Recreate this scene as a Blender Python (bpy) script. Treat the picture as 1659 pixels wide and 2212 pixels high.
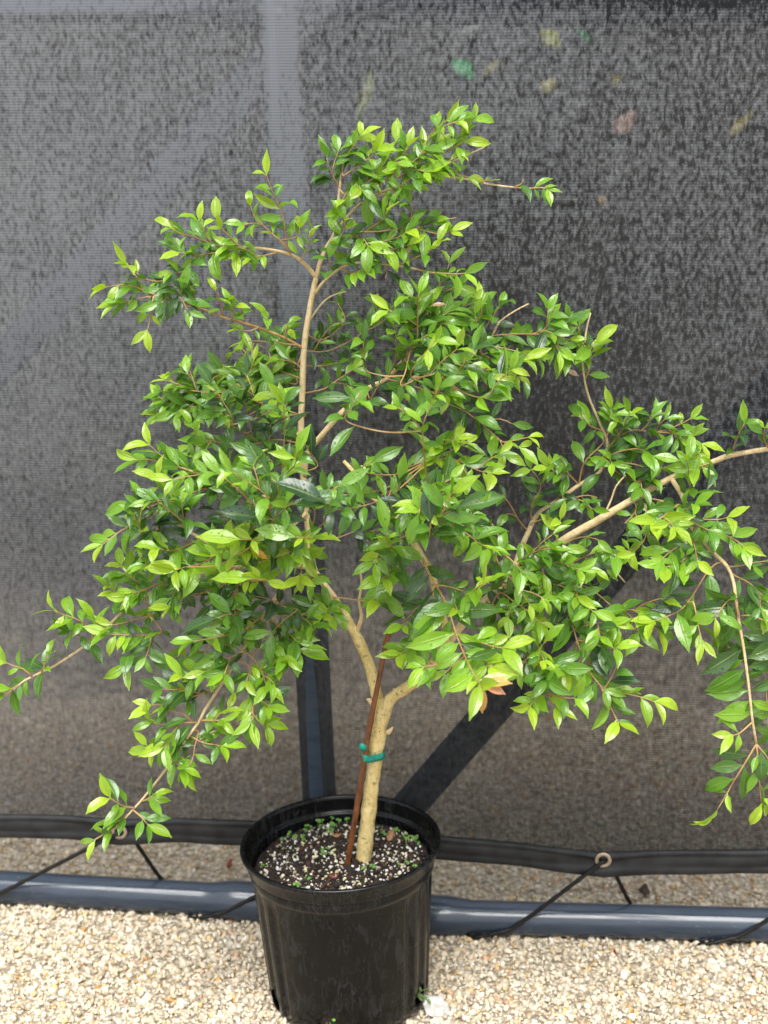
import bpy, bmesh, math, random
import numpy as np
from mathutils import Vector, Matrix, Quaternion, noise as mnoise

for o in list(bpy.data.objects):
    bpy.data.objects.remove(o, do_unlink=True)
scene = bpy.context.scene
COL = scene.collection
R = math.radians

# ------------------------------------------------------------------ camera
CAM_H = 1.547
PITCH = R(14.8)
FPX = 3000.0                      # focal length for a picture 1659 wide
IW, IH = 1659.0, 2212.0
cam_d = bpy.data.cameras.new('camera')
cam = bpy.data.objects.new('camera', cam_d)
COL.objects.link(cam)
cam.location = (0, 0, CAM_H)
cam.rotation_euler = (R(90) - PITCH, 0, 0)
cam_d.sensor_fit = 'HORIZONTAL'
cam_d.sensor_width = 36.0
cam_d.lens = FPX / IW * 36.0
cam_d.clip_start = 0.05
cam_d.clip_end = 200.0
cam_d.dof.use_dof = True
cam_d.dof.focus_distance = 2.28
cam_d.dof.aperture_fstop = 4.0
scene.camera = cam
scene.render.resolution_x = 768
scene.render.resolution_y = 1024

# ------------------------------------------------------------------ world, sun, exposure
SUN_EL, SUN_AZ = 62.0, 186.0      # azimuth the light comes from, clockwise from +Y
world = bpy.data.worlds.new('World')
scene.world = world
world.use_nodes = True
wn = world.node_tree.nodes
wl = world.node_tree.links
wn.clear()
w_out = wn.new('ShaderNodeOutputWorld')
w_bg = wn.new('ShaderNodeBackground')
w_sky = wn.new('ShaderNodeTexSky')
w_sky.sky_type = 'NISHITA'
w_sky.sun_disc = False
w_sky.sun_elevation = R(SUN_EL)
w_sky.sun_rotation = R(SUN_AZ)
w_sky.air_density = 1.0
w_sky.dust_density = 4.0
w_hsv = wn.new('ShaderNodeHueSaturation')     # overcast: the blue washed out of the sky
w_hsv.inputs['Saturation'].default_value = 0.22
wl.new(w_sky.outputs[0], w_hsv.inputs['Color'])
wl.new(w_hsv.outputs[0], w_bg.inputs['Color'])
w_bg.inputs['Strength'].default_value = 0.125
wl.new(w_bg.outputs[0], w_out.inputs['Surface'])

sun_d = bpy.data.lights.new('sun', 'SUN')
sun_d.energy = 1.5
sun_d.angle = R(40)
sun_d.color = (1.0, 0.98, 0.95)
sun = bpy.data.objects.new('sun', sun_d)
COL.objects.link(sun)
az = R(SUN_AZ)
sdir = Vector((math.sin(az) * math.cos(R(SUN_EL)), math.cos(az) * math.cos(R(SUN_EL)), math.sin(R(SUN_EL))))
sun.rotation_euler = (-sdir).to_track_quat('-Z', 'Y').to_euler()
sun.location = sdir * 6

scene.view_settings.view_transform = 'Standard'
scene.view_settings.look = 'None'
scene.view_settings.gamma = 1.0
scene.view_settings.use_curve_mapping = False
scene.view_settings.exposure = 1.1
scene.cycles.max_bounces = 7
scene.cycles.diffuse_bounces = 3
scene.cycles.glossy_bounces = 3
scene.cycles.transmission_bounces = 4
scene.cycles.transparent_max_bounces = 6

# ------------------------------------------------------------------ helpers
FWD = Vector((0, math.cos(PITCH), -math.sin(PITCH)))
UPV = Vector((0, math.sin(PITCH), math.cos(PITCH)))
RGT = Vector((1, 0, 0))
CAMP = Vector((0, 0, CAM_H))
Y0 = 2.303                        # distance of the trunk


def ray(px, py):
    return FWD + RGT * ((px - IW / 2) / FPX) + UPV * ((IH / 2 - py) / FPX)


def at(px, py, Y):
    d = ray(px, py)
    return CAMP + d * (Y / d.y)


def at_plane(px, py, p0, n):
    d = ray(px, py)
    t = (p0 - CAMP).dot(n) / d.dot(n)
    return CAMP + d * t


def project(v):
    """Nx3 array -> picture coordinates and depth"""
    q = v - np.array(CAMP)
    z = q @ np.array(FWD)
    return IW / 2 + FPX * (q @ np.array(RGT)) / z, IH / 2 - FPX * (q @ np.array(UPV)) / z, z


def tag(o, label=None, cat=None, group=None, kind=None):
    if label: o['label'] = label
    if cat: o['category'] = cat
    if group: o['group'] = group
    if kind: o['kind'] = kind
    return o


def empty(name, loc):
    o = bpy.data.objects.new(name, None)
    o.empty_display_size = 0.05
    o.location = loc
    COL.objects.link(o)
    return o


def mesh_obj(name, verts, faces, mat, parent=None, origin=(0, 0, 0), smooth=True, mats=None):
    """world-space verts; the object is placed so that its mesh is local to `origin`"""
    me = bpy.data.meshes.new(name)
    og = Vector(origin)
    v = np.asarray(verts, dtype=np.float64) - np.array(og)
    me.from_pydata([tuple(p) for p in v], [], faces)
    me.update()
    if smooth:
        me.polygons.foreach_set('use_smooth', [True] * len(me.polygons))
    if mat: me.materials.append(mat)
    o = bpy.data.objects.new(name, me)
    COL.objects.link(o)
    if parent is not None:
        o.parent = parent
        o.location = og - abs_loc(parent)
    else:
        o.location = og
    return o


def abs_loc(o):
    v = Vector(o.location)
    while o.parent is not None:
        o = o.parent
        v = v + Vector(o.location)
    return v


def np_mesh(name, V, F, mat, smooth=True):
    """fast mesh from arrays (all faces the same size)"""
    me = bpy.data.meshes.new(name)
    V = np.ascontiguousarray(V, dtype=np.float32)
    F = np.ascontiguousarray(F, dtype=np.int32)
    nf, k = F.shape
    me.vertices.add(len(V))
    me.vertices.foreach_set('co', V.ravel())
    me.loops.add(nf * k)
    me.loops.foreach_set('vertex_index', F.ravel())
    me.polygons.add(nf)
    me.polygons.foreach_set('loop_start', np.arange(0, nf * k, k, dtype=np.int32))
    me.polygons.foreach_set('use_smooth', np.full(nf, smooth, dtype=bool))
    me.update(calc_edges=True)
    me.validate()
    if mat: me.materials.append(mat)
    return me


def col_attr(me, name, C):
    a = me.color_attributes.new(name, 'FLOAT_COLOR', 'POINT')
    C = np.ascontiguousarray(C, dtype=np.float32)
    if C.shape[1] == 3:
        C = np.concatenate([C, np.ones((len(C), 1), np.float32)], axis=1)
    a.data.foreach_set('color', C.ravel())


def spline(pts, step=0.012):
    """Catmull-Rom through points (lists of equal length, first three are xyz), resampled"""
    P = np.array(pts, dtype=np.float64)
    if len(P) < 3:
        n = max(2, int(np.linalg.norm(P[1, :3] - P[0, :3]) / step) + 1)
        t = np.linspace(0, 1, n)[:, None]
        return P[0] * (1 - t) + P[1] * t
    Q = np.vstack([2 * P[0] - P[1], P, 2 * P[-1] - P[-2]])
    out = []
    for i in range(1, len(Q) - 2):
        p0, p1, p2, p3 = Q[i - 1], Q[i], Q[i + 1], Q[i + 2]
        n = max(2, int(np.linalg.norm(p2[:3] - p1[:3]) / step))
        for t in np.linspace(0, 1, n, endpoint=False):
            out.append(0.5 * ((2 * p1) + (-p0 + p2) * t + (2 * p0 - 5 * p1 + 4 * p2 - p3) * t * t
                              + (-p0 + 3 * p1 - 3 * p2 + p3) * t ** 3))
    out.append(P[-1])
    return np.array(out)


def tube(path, radii, sides=8, caps=True, lump=0.0, rnd=random):
    """verts and faces of a tube along path (Nx3)"""
    P = np.array(path, dtype=np.float64)
    n = len(P)
    T = np.gradient(P, axis=0)
    T /= np.linalg.norm(T, axis=1)[:, None] + 1e-12
    a = np.array([0, 0, 1.0]) if abs(T[0][2]) < 0.9 else np.array([1.0, 0, 0])
    N = np.cross(T[0], a); N /= np.linalg.norm(N)
    V, F = [], []
    for i in range(n):
        N = N - T[i] * np.dot(N, T[i]); N /= np.linalg.norm(N) + 1e-12
        B = np.cross(T[i], N)
        for k in range(sides):
            an = 2 * math.pi * k / sides
            r = radii[i]
            if lump:
                q = P[i] * 60 + np.array([math.cos(an), math.sin(an), 0]) * 0.9
                r *= 1 + lump * mnoise.noise(Vector(q))
            V.append(P[i] + (N * math.cos(an) + B * math.sin(an)) * r)
    for i in range(n - 1):
        for k in range(sides):
            k2 = (k + 1) % sides
            F.append((i * sides + k, i * sides + k2, (i + 1) * sides + k2, (i + 1) * sides + k))
    if caps:
        F.append(tuple(range(sides - 1, -1, -1)))
        F.append(tuple((n - 1) * sides + k for k in range(sides)))
    return V, F


def join(parts):
    V, F = [], []
    for v, f in parts:
        o = len(V)
        V += list(v)
        F += [tuple(i + o for i in q) for q in f]
    return V, F


def lathe(profile, segs, radial=None):
    """open profile [(r,z)...] turned round z; closed if first == last"""
    V, F = [], []
    closed = profile[0] == profile[-1]
    pr = profile[:-1] if closed else profile
    n = len(pr)
    for k in range(segs):
        an = 2 * math.pi * k / segs
        for (r, z) in pr:
            rr = r + (radial(an, r, z) if radial else 0.0)
            V.append((rr * math.sin(an), -rr * math.cos(an), z))
    for k in range(segs):
        k2 = (k + 1) % segs
        for j in range(n if closed else n - 1):
            j2 = (j + 1) % n
            F.append((k * n + j, k2 * n + j, k2 * n + j2, k * n + j2))
    return V, F


# ------------------------------------------------------------------ materials
class NT:
    def __init__(self, name):
        self.m = bpy.data.materials.new(name)
        self.m.use_nodes = True
        self.t = self.m.node_tree
        self.t.nodes.clear()
        self.out = self.n('ShaderNodeOutputMaterial')

    def n(self, typ, **kw):
        nd = self.t.nodes.new(typ)
        for k, v in kw.items():
            setattr(nd, k, v)
        return nd

    def l(self, a, b):
        self.t.links.new(a, b)

    def pr(self, color=(0.5, 0.5, 0.5), rough=0.5, **kw):
        p = self.n('ShaderNodeBsdfPrincipled')
        if not hasattr(color, 'type'):
            p.inputs['Base Color'].default_value = (*color, 1)
        else:
            self.l(color, p.inputs['Base Color'])
        if hasattr(rough, 'type'): self.l(rough, p.inputs['Roughness'])
        else: p.inputs['Roughness'].default_value = rough
        for k, v in kw.items():
            s = p.inputs[k.replace('_', ' ')]
            if hasattr(v, 'type'): self.l(v, s)
            else: s.default_value = v
        return p

    def coord(self, which='Object', scale=(1, 1, 1)):
        tc = self.n('ShaderNodeTexCoord')
        mp = self.n('ShaderNodeMapping')
        mp.inputs['Scale'].default_value = scale
        self.l(tc.outputs[which], mp.inputs['Vector'])
        return mp.outputs[0]

    def noise(self, vec, scale, detail=3, rough=0.55, dist=0.0):
        nd = self.n('ShaderNodeTexNoise')
        nd.inputs['Scale'].default_value = scale
        nd.inputs['Detail'].default_value = detail
        nd.inputs['Roughness'].default_value = rough
        nd.inputs['Distortion'].default_value = dist
        self.l(vec, nd.inputs['Vector'])
        return nd.outputs[0]

    def ramp(self, fac, stops, mode='LINEAR'):
        r = self.n('ShaderNodeValToRGB')
        r.color_ramp.interpolation = mode
        e = r.color_ramp.elements
        while len(e) < len(stops): e.new(0.5)
        for i, (p, c) in enumerate(stops):
            e[i].position = p
            e[i].color = (c, c, c, 1) if not isinstance(c, tuple) else (*c, 1)
        self.l(fac, r.inputs[0])
        return r.outputs[0]

    def mix(self, fac, a, b, mode='MIX'):
        m = self.n('ShaderNodeMix', data_type='RGBA', blend_type=mode)
        for s, v in ((m.inputs[0], fac), (m.inputs[6], a), (m.inputs[7], b)):
            if hasattr(v, 'type'): self.l(v, s)
            elif isinstance(v, tuple): s.default_value = (*v, 1)
            else: s.default_value = v
        return m.outputs[2]

    def math(self, op, a, b=0.0, clamp=False):
        m = self.n('ShaderNodeMath', operation=op, use_clamp=clamp)
        for s, v in ((m.inputs[0], a), (m.inputs[1], b)):
            if hasattr(v, 'type'): self.l(v, s)
            else: s.default_value = v
        return m.outputs[0]

    def bump(self, height, strength=0.5, dist=0.002):
        b = self.n('ShaderNodeBump')
        b.inputs['Strength'].default_value = strength
        b.inputs['Distance'].default_value = dist
        self.l(height, b.inputs['Height'])
        return b.outputs[0]

    def done(self, shader):
        self.l(shader, self.out.inputs['Surface'])
        return self.m


def mat_leaf():
    t = NT('leaf')
    ca = t.n('ShaderNodeAttribute', attribute_name='leafcol')
    uv = t.n('ShaderNodeUVMap', uv_map='UVMap')
    sep = t.n('ShaderNodeSeparateXYZ')
    t.l(uv.outputs[0], sep.inputs[0])
    u, v = sep.outputs[0], sep.outputs[1]          # u along the leaf + offset per leaf, v -1..1 across
    av = t.math('ABSOLUTE', v)
    mid = t.ramp(av, [(0.0, 1.0), (0.07, 0.55), (0.14, 0.0)])
    # side veins
    w = t.math('SINE', t.math('MULTIPLY', t.math('SUBTRACT', u, t.math('MULTIPLY', av, 0.16)), 70.0))
    vein = t.math('MULTIPLY', t.ramp(w, [(0.72, 0.0), (1.0, 1.0)]), 0.16)
    blot = t.noise(uv.outputs[0], 3.5, 3)
    c1 = t.mix(t.ramp(blot, [(0.35, 0.0), (0.7, 0.45)]), ca.outputs[0],
               t.mix(1.0, ca.outputs[0], (0.72, 0.8, 0.7), 'MULTIPLY'))
    lite = t.mix(1.0, t.mix(0.55, ca.outputs[0], (0.34, 0.42, 0.08)), (1.0, 1.0, 1.0), 'MULTIPLY')
    c2 = t.mix(t.math('ADD', t.math('MULTIPLY', mid, 0.7), vein, clamp=True), c1, lite)
    c2 = t.mix(t.math('MULTIPLY', t.ramp(blot, [(0.70, 0.0), (0.74, 1.0)]), 0.6), c2, (0.30, 0.17, 0.05))
    # water drops standing on the blade
    mp = t.n('ShaderNodeMapping'); mp.inputs['Scale'].default_value = (11, 2.7, 1)
    t.l(uv.outputs[0], mp.inputs['Vector'])
    vo = t.n('ShaderNodeTexVoronoi', feature='F1'); vo.inputs['Scale'].default_value = 1.0
    t.l(mp.outputs[0], vo.inputs['Vector'])
    sepc = t.n('ShaderNodeSeparateColor'); t.l(vo.outputs['Color'], sepc.inputs[0])
    rad = t.math('MULTIPLY', t.math('SUBTRACT', sepc.outputs[0], 0.25, clamp=True), 0.50)
    drop = t.math('MULTIPLY', t.math('SUBTRACT', rad, vo.outputs['Distance'], clamp=True), 5.0, clamp=True)
    hgt = t.math('ADD', t.math('ADD', t.math('MULTIPLY', drop, 1.3), t.math('MULTIPLY', w, 0.02)),
                 t.math('MULTIPLY', mid, -0.35))
    nrm = t.bump(hgt, 0.9, 0.0022)
    c2 = t.mix(t.math('MULTIPLY', drop, 0.35), c2, t.mix(1.0, c2, (1.7, 1.6, 1.9), 'MULTIPLY'))  # drops painted paler for the sky light they refract
    p = t.pr(c2, 0.27, Specular_IOR_Level=0.8)
    t.l(nrm, p.inputs['Normal'])
    tr = t.n('ShaderNodeBsdfTranslucent')
    t.l(t.mix(1.0, c2, (1.5, 1.5, 0.7), 'MULTIPLY'), tr.inputs['Color'])
    mx = t.n('ShaderNodeMixShader'); mx.inputs[0].default_value = 0.3
    t.l(p.outputs[0], mx.inputs[1]); t.l(tr.outputs[0], mx.inputs[2])
    return t.done(mx.outputs[0])


def mat_bark(name, a, b, c, spots=0.5):
    t = NT(name)
    co = t.coord('Object')
    co2 = t.coord('Object', (1, 1, 0.35))
    n1 = t.noise(co2, 75, 5, 0.75, 0.8)
    n2 = t.noise(co, 200, 3, 0.7)
    n3 = t.noise(t.coord('Object', (1, 1, 1.6)), 105, 5, 0.8, 1.0)
    base = t.mix(t.ramp(n1, [(0.32, 0.0), (0.68, 1.0)]), a, b)
    base = t.mix(t.math('MULTIPLY', t.ramp(n2, [(0.5, 0.0), (0.75, 1.0)]), 0.4), base, c)
    base = t.mix(t.math('MULTIPLY', t.ramp(n3, [(0.565, 0.0), (0.64, 1.0)]), spots), base, (0.05, 0.035, 0.02))
    p = t.pr(base, 0.62)
    t.l(t.bump(t.math('ADD', n1, t.math('MULTIPLY', n3, 0.8)), 0.9, 0.004), p.inputs['Normal'])
    return t.done(p.outputs[0])


def mat_twig():
    t = NT('twig_bark')
    n1 = t.noise(t.coord('Object'), 35, 3)
    base = t.mix(t.ramp(n1, [(0.35, 0.0), (0.65, 1.0)]), (0.30, 0.15, 0.05), (0.48, 0.32, 0.13))
    p = t.pr(base, 0.5)
    return t.done(p.outputs[0])


def mat_gravel():
    t = NT('gravel_stone')
    ca = t.n('ShaderNodeAttribute', attribute_name='stone')
    co = t.coord('Object')
    n1 = t.noise(co, 260, 4, 0.7)
    base = t.mix(t.ramp(n1, [(0.3, 0.0), (0.75, 0.6)]), ca.outputs[0],
                 t.mix(1.0, ca.outputs[0], (0.70, 0.62, 0.50), 'MULTIPLY'))
    p = t.pr(base, 0.5, Specular_IOR_Level=0.4)
    t.l(t.bump(n1, 0.4, 0.0012), p.inputs['Normal'])
    return t.done(p.outputs[0])


def mat_ground():
    t = NT('gravel_ground')
    co = t.coord('Object')
    vo = t.n('ShaderNodeTexVoronoi', feature='F1'); vo.inputs['Scale'].default_value = 85
    t.l(co, vo.inputs['Vector'])
    sc = t.n('ShaderNodeSeparateColor'); t.l(vo.outputs['Color'], sc.inputs[0])
    c = t.ramp(sc.outputs[0], [(0.0, (0.42, 0.34, 0.24)), (0.45, (0.56, 0.49, 0.38)), (0.8, (0.66, 0.6, 0.5)), (1.0, (0.5, 0.34, 0.16))])
    gap = t.ramp(vo.outputs['Distance'], [(0.35, 0.0), (0.75, 1.0)])
    base = t.mix(gap, c, (0.30, 0.25, 0.18))
    p = t.pr(base, 0.7)
    t.l(t.bump(vo.outputs['Distance'], 0.9, -0.01), p.inputs['Normal'])
    return t.done(p.outputs[0])


def mat_cloth():
    t = NT('wet_shade_cloth')
    tc = t.n('ShaderNodeUVMap', uv_map='UVMap')      # metres along and up the cloth
    sep = t.n('ShaderNodeSeparateXYZ'); t.l(tc.outputs[0], sep.inputs[0])
    mp = t.n('ShaderNodeMapping'); mp.inputs['Scale'].default_value = (1.0, 0.52, 1)
    t.l(tc.outputs[0], mp.inputs['Vector'])
    cells = t.noise(mp.outputs[0], 135, 3, 0.6, 0.1)     # water held in the mesh, in runs and beads
    big = t.noise(tc.outputs[0], 1.6, 2, 0.5)
    mpr = t.n('ShaderNodeMapping'); mpr.inputs['Scale'].default_value = (1.0, 0.2, 1)
    t.l(tc.outputs[0], mpr.inputs['Vector'])
    midn = t.noise(mpr.outputs[0], 48, 3, 0.6, 0.6)      # runs of water down the cloth
    # wetter towards the left end of the run, drier at the right end
    wet = t.n('ShaderNodeMapRange'); wet.inputs[1].default_value = -0.75; wet.inputs[2].default_value = 0.75
    wet.inputs[3].default_value = 0.080; wet.inputs[4].default_value = -0.105
    t.l(sep.outputs[0], wet.inputs[0])
    lvl = t.math('ADD', t.math('ADD', t.math('MULTIPLY', cells, 0.85), 0.075), wet.outputs[0])
    lvl = t.math('ADD', lvl, t.math('MULTIPLY', t.math('SUBTRACT', big, 0.5), 0.10))
    lvl = t.math('ADD', lvl, t.math('MULTIPLY', t.math('SUBTRACT', midn, 0.5), 0.30))
    
    # paler bands follow the post and the upper brace, fading out lower down
    def band(u0, z0, slope, width, zlo, zhi, gain):
        du = t.math('ABSOLUTE', t.math('SUBTRACT', t.math('SUBTRACT', sep.outputs[0], u0), t.math('MULTIPLY', t.math('SUBTRACT', sep.outputs[1], z0), slope)))
        b = t.math('SUBTRACT', 1.0, t.math('DIVIDE', du, width), clamp=True)
        b = t.ramp(b, [(0.0, 0.0), (0.35, 1.0)])
        mr = t.n('ShaderNodeMapRange'); mr.inputs[1].default_value = zlo; mr.inputs[2].default_value = zhi
        t.l(sep.outputs[1], mr.inputs[0])
        return t.math('MULTIPLY', t.math('MULTIPLY', b, mr.outputs[0]), gain)
    for args in BANDS: lvl = t.math('ADD', lvl, band(*args))
    # cloth behind the crown is darker and shows scuffed yarns
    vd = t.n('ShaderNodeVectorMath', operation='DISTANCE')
    t.l(tc.outputs[0], vd.inputs[0]); vd.inputs[1].default_value = (CROWN_PATCH[0], CROWN_PATCH[1], 0)
    dry = t.math('SUBTRACT', 1.0, t.math('DIVIDE', vd.outputs['Value'], 0.46), clamp=True)  # falloff of the darker patch, full at its centre
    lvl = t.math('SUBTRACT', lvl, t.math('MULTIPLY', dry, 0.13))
    mps = t.n('ShaderNodeMapping'); mps.inputs['Scale'].default_value = (6.0, 170.0, 1)
    t.l(tc.outputs[0], mps.inputs['Vector'])
    scuff = t.ramp(t.noise(mps.outputs[0], 1.0, 2, 0.5), [(0.68, 0.0), (0.75, 1.0)])
    topm = t.n('ShaderNodeMapRange'); topm.inputs[1].default_value = TOPZ - 0.006; topm.inputs[2].default_value = TOPZ + 0.006
    t.l(sep.outputs[1], topm.inputs[0])
    side = t.n('ShaderNodeMapRange'); side.inputs[1].default_value = -0.5; side.inputs[2].default_value = 0.5
    side.inputs[3].default_value = 0.10; side.inputs[4].default_value = -0.10
    t.l(sep.outputs[0], side.inputs[0])
    lvl = t.math('ADD', lvl, t.math('MULTIPLY', topm.outputs[0], side.outputs[0]))
    film = t.ramp(lvl, [(0.315, 0.0), (0.665, 1.0)])
    hi = t.n('ShaderNodeMapRange'); hi.inputs[1].default_value = 0.35; hi.inputs[2].default_value = 1.40
    hi.inputs[3].default_value = 0.20; hi.inputs[4].default_value = 1.0
    t.l(sep.outputs[1], hi.inputs[0])
    rows = t.math('SINE', t.math('MULTIPLY', sep.outputs[1], 2 * math.pi / 0.0048))
    rows = t.math('MULTIPLY', t.math('ADD', rows, 1.0), 0.5)
    cols = t.math('SINE', t.math('MULTIPLY', sep.outputs[0], 2 * math.pi / 0.0062))
    cols = t.math('MULTIPLY', t.math('ADD', cols, 1.0), 0.5)
    yarn = t.math('ADD', t.math('MULTIPLY', rows, 0.9), t.math('MULTIPLY', cols, 0.1))
    filmr = t.math('MULTIPLY', t.math('MULTIPLY', film, hi.outputs[0]), t.math('ADD', t.math('MULTIPLY', yarn, 0.36), 0.66), clamp=True)
    col = t.mix(filmr, (0.011, 0.0115, 0.013), (0.198, 0.210, 0.228))  # the water film's sky reflection is put into the colour as pale grey
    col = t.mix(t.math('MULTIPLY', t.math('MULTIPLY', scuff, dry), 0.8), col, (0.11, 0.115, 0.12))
    run = t.math('ADD', t.math('ADD', band(*BANDS[2]), t.math('MULTIPLY', topm.outputs[0], t.math('MULTIPLY', side.outputs[0], 3.0, clamp=True))), t.math('MULTIPLY', t.math('ADD', band(*BANDS[0]), band(*BANDS[1])), 0.5), clamp=True)  # mask of the pale bluish bands along post, brace and top pipe
    col = t.mix(t.math('MULTIPLY', t.math('MULTIPLY', run, t.math('ADD', film, 0.25)), 1.1, clamp=True), col, (0.235, 0.26, 0.31))
    p = t.pr(col, 0.6, Specular_IOR_Level=0.12)
    tr = t.n('ShaderNodeBsdfTransparent')
    fac = t.math('ADD', t.math('MULTIPLY', film, 0.11), t.math('ADD', t.math('MULTIPLY', yarn, -0.06), 0.175))
    mx = t.n('ShaderNodeMixShader')
    t.l(fac, mx.inputs[0])
    t.l(p.outputs[0], mx.inputs[1]); t.l(tr.outputs[0], mx.inputs[2])
    return t.done(mx.outputs[0])


def mat_hem():
    t = NT('cloth_hem')
    tc = t.n('ShaderNodeUVMap', uv_map='UVMap')
    sep = t.n('ShaderNodeSeparateXYZ'); t.l(tc.outputs[0], sep.inputs[0])
    a = t.math('SINE', t.math('MULTIPLY', sep.outputs[1], 2 * math.pi / 0.0055))
    b = t.math('SINE', t.math('MULTIPLY', sep.outputs[0], 2 * math.pi / 0.0060))
    w = t.math('MULTIPLY', t.math('ADD', t.math('MULTIPLY', a, b), 1.0), 0.5)
    n = t.noise(tc.outputs[0], 25, 4)
    col = t.mix(t.math('MULTIPLY', w, t.ramp(n, [(0.3, 0.3), (0.7, 1.0)])), (0.007, 0.0073, 0.008), (0.060, 0.062, 0.066))
    p = t.pr(col, 0.5, Specular_IOR_Level=0.2)
    t.l(t.bump(w, 0.4, 0.0015), p.inputs['Normal'])
    return t.done(p.outputs[0])


def mat_pipe(name='grey_pvc', r0=0.08, r1=0.22, spec=0.6):
    t = NT(name)
    n = t.noise(t.coord('Object', (0.6, 6, 6)), 14, 4, 0.6)
    n2 = t.noise(t.coord('Object'), 70, 4, 0.7)
    col = t.mix(t.ramp(n, [(0.3, 0.0), (0.75, 1.0)]), (0.022, 0.034, 0.054), (0.045, 0.062, 0.088))
    col = t.mix(t.math('MULTIPLY', t.ramp(n2, [(0.66, 0.0), (0.74, 1.0)]), 0.35), col, (0.35, 0.33, 0.28))
    rgh = t.ramp(n2, [(0.3, r0), (0.7, r1)])
    p = t.pr(col, rgh, Specular_IOR_Level=spec)
    return t.done(p.outputs[0])


def mat_pot():
    t = NT('black_pot_plastic')
    co = t.coord('Object', (1, 1, 0.28))
    n1 = t.noise(co, 85, 5, 0.75, 0.8)
    n2 = t.noise(t.coord('Object'), 14, 3, 0.6)
    n3 = t.noise(t.coord('Object'), 420, 2, 0.5)
    d = t.math('MULTIPLY', t.ramp(n1, [(0.48, 0.0), (0.66, 1.0)]), t.ramp(n2, [(0.38, 0.15), (0.66, 1.0)]))
    col = t.mix(t.math('MULTIPLY', d, 0.75), (0.0030, 0.0032, 0.0037), (0.034, 0.035, 0.038))
    col = t.mix(t.ramp(n3, [(0.74, 0.0), (0.77, 1.0)]), col, (0.30, 0.28, 0.22))
    rgh = t.mix(d, (0.20, 0.20, 0.20), (0.6, 0.6, 0.6))
    p = t.pr(col, rgh, Specular_IOR_Level=0.3)
    t.l(t.bump(n1, 0.15, 0.001), p.inputs['Normal'])
    return t.done(p.outputs[0])


def mat_simple(name, color, rough=0.6, var=None, scale=60, bump=0.0, **kw):
    t = NT(name)
    if var is None: var = tuple(c * 0.6 for c in color)
    n = t.noise(t.coord('Object'), scale, 4, 0.6)
    p = t.pr(t.mix(t.ramp(n, [(0.3, 0.0), (0.7, 1.0)]), var, color), rough, **kw)
    if bump: t.l(t.bump(n, bump, 0.003), p.inputs['Normal'])
    return t.done(p.outputs[0])


def mat_attr(name, attr, rough=0.7, scale=300, var=0.6):
    t = NT(name)
    ca = t.n('ShaderNodeAttribute', attribute_name=attr)
    n = t.noise(t.coord('Object'), scale, 3, 0.6)
    p = t.pr(t.mix(t.ramp(n, [(0.35, 0.0), (0.7, 1.0)]), ca.outputs[0],
                   t.mix(1.0, ca.outputs[0], (var, var, var), 'MULTIPLY')), rough)
    return t.done(p.outputs[0])


M_LEAF = mat_leaf()
M_TRUNK = mat_bark('pale_bark', (0.58, 0.42, 0.13), (0.86, 0.71, 0.36), (0.50, 0.43, 0.12), 0.9)
M_LIMB = mat_bark('limb_bark', (0.58, 0.42, 0.20), (0.78, 0.63, 0.38), (0.46, 0.29, 0.11), 0.4)
M_TWIG = mat_twig()
M_STONE = mat_gravel()
M_GROUND = mat_ground()
M_HEM = mat_hem()
M_PIPE = mat_pipe()
M_PIPE2 = mat_pipe('weathered_pvc', 0.5, 0.7, 0.2)
M_POT = mat_pot()
M_ROPE = mat_simple('black_cord', (0.014, 0.0135, 0.013), 0.4, (0.005, 0.005, 0.005), 300, 0.4, Specular_IOR_Level=0.3)
M_BRASS = mat_simple('grommet_metal', (0.52, 0.42, 0.33), 0.35, (0.30, 0.24, 0.18), 90, Metallic=0.6)
M_SOIL = mat_simple('potting_mix', (0.030, 0.017, 0.012), 0.8, (0.008, 0.005, 0.004), 160, 0.8)
M_BITS = mat_attr('loose_bits', 'bit', 0.75)
M_STAKE = mat_simple('brown_stake', (0.22, 0.075, 0.022), 0.45, (0.07, 0.022, 0.008), 45, 0.2)
M_TIE = mat_simple('green_tape', (0.0, 0.33, 0.25), 0.3, (0.0, 0.16, 0.12), 60)
M_ROCK = mat_simple('white_limestone', (0.66, 0.65, 0.62), 0.8, (0.42, 0.40, 0.37), 60, 0.9)
M_HEAP = mat_attr('heap_litter', 'bit', 0.9, 30, 0.35)

# ------------------------------------------------------------------ ground and gravel
g = mesh_obj('ground', [(-30, -6, 0), (30, -6, 0), (30, 60, 0), (-30, 60, 0)], [(0, 1, 2, 3)], M_GROUND, smooth=False)
tag(g, kind='structure')

POT_LEAN = R(-2.8)
POT_BASE = Vector((-0.064, Y0, 0.0))
PIPE_R = 0.034


def zplane(px, py, z):
    return at_plane(px, py, Vector((0, 0, z)), Vector((0, 0, 1)))


PL = zplane(0, 1915, PIPE_R); PM1 = zplane(520, 1946, PIPE_R)
PM2 = zplane(933, 1977, PIPE_R); PR = zplane(1659, 1998, PIPE_R)
PIPE_X = PR - PL
F_DIR = Vector((PIPE_X.x, PIPE_X.y, 0)).normalized()       # along the fence
F_NRM = Vector((F_DIR.y, -F_DIR.x, 0))                      # towards the camera
F_P0 = (PL + PR) / 2
F_P0.z = 0


def pipe_y(x):
    pts = [(-3, PL.y + (-3 - PL.x) * (PM1.y - PL.y) / (PM1.x - PL.x)), (PM1.x, PM1.y), (PM2.x, PM2.y),
           (3, PR.y + (3 - PR.x) * (PR.y - PM2.y) / (PR.x - PM2.x))]
    return float(np.interp(x, [p[0] for p in pts], [p[1] for p in pts]))


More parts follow.
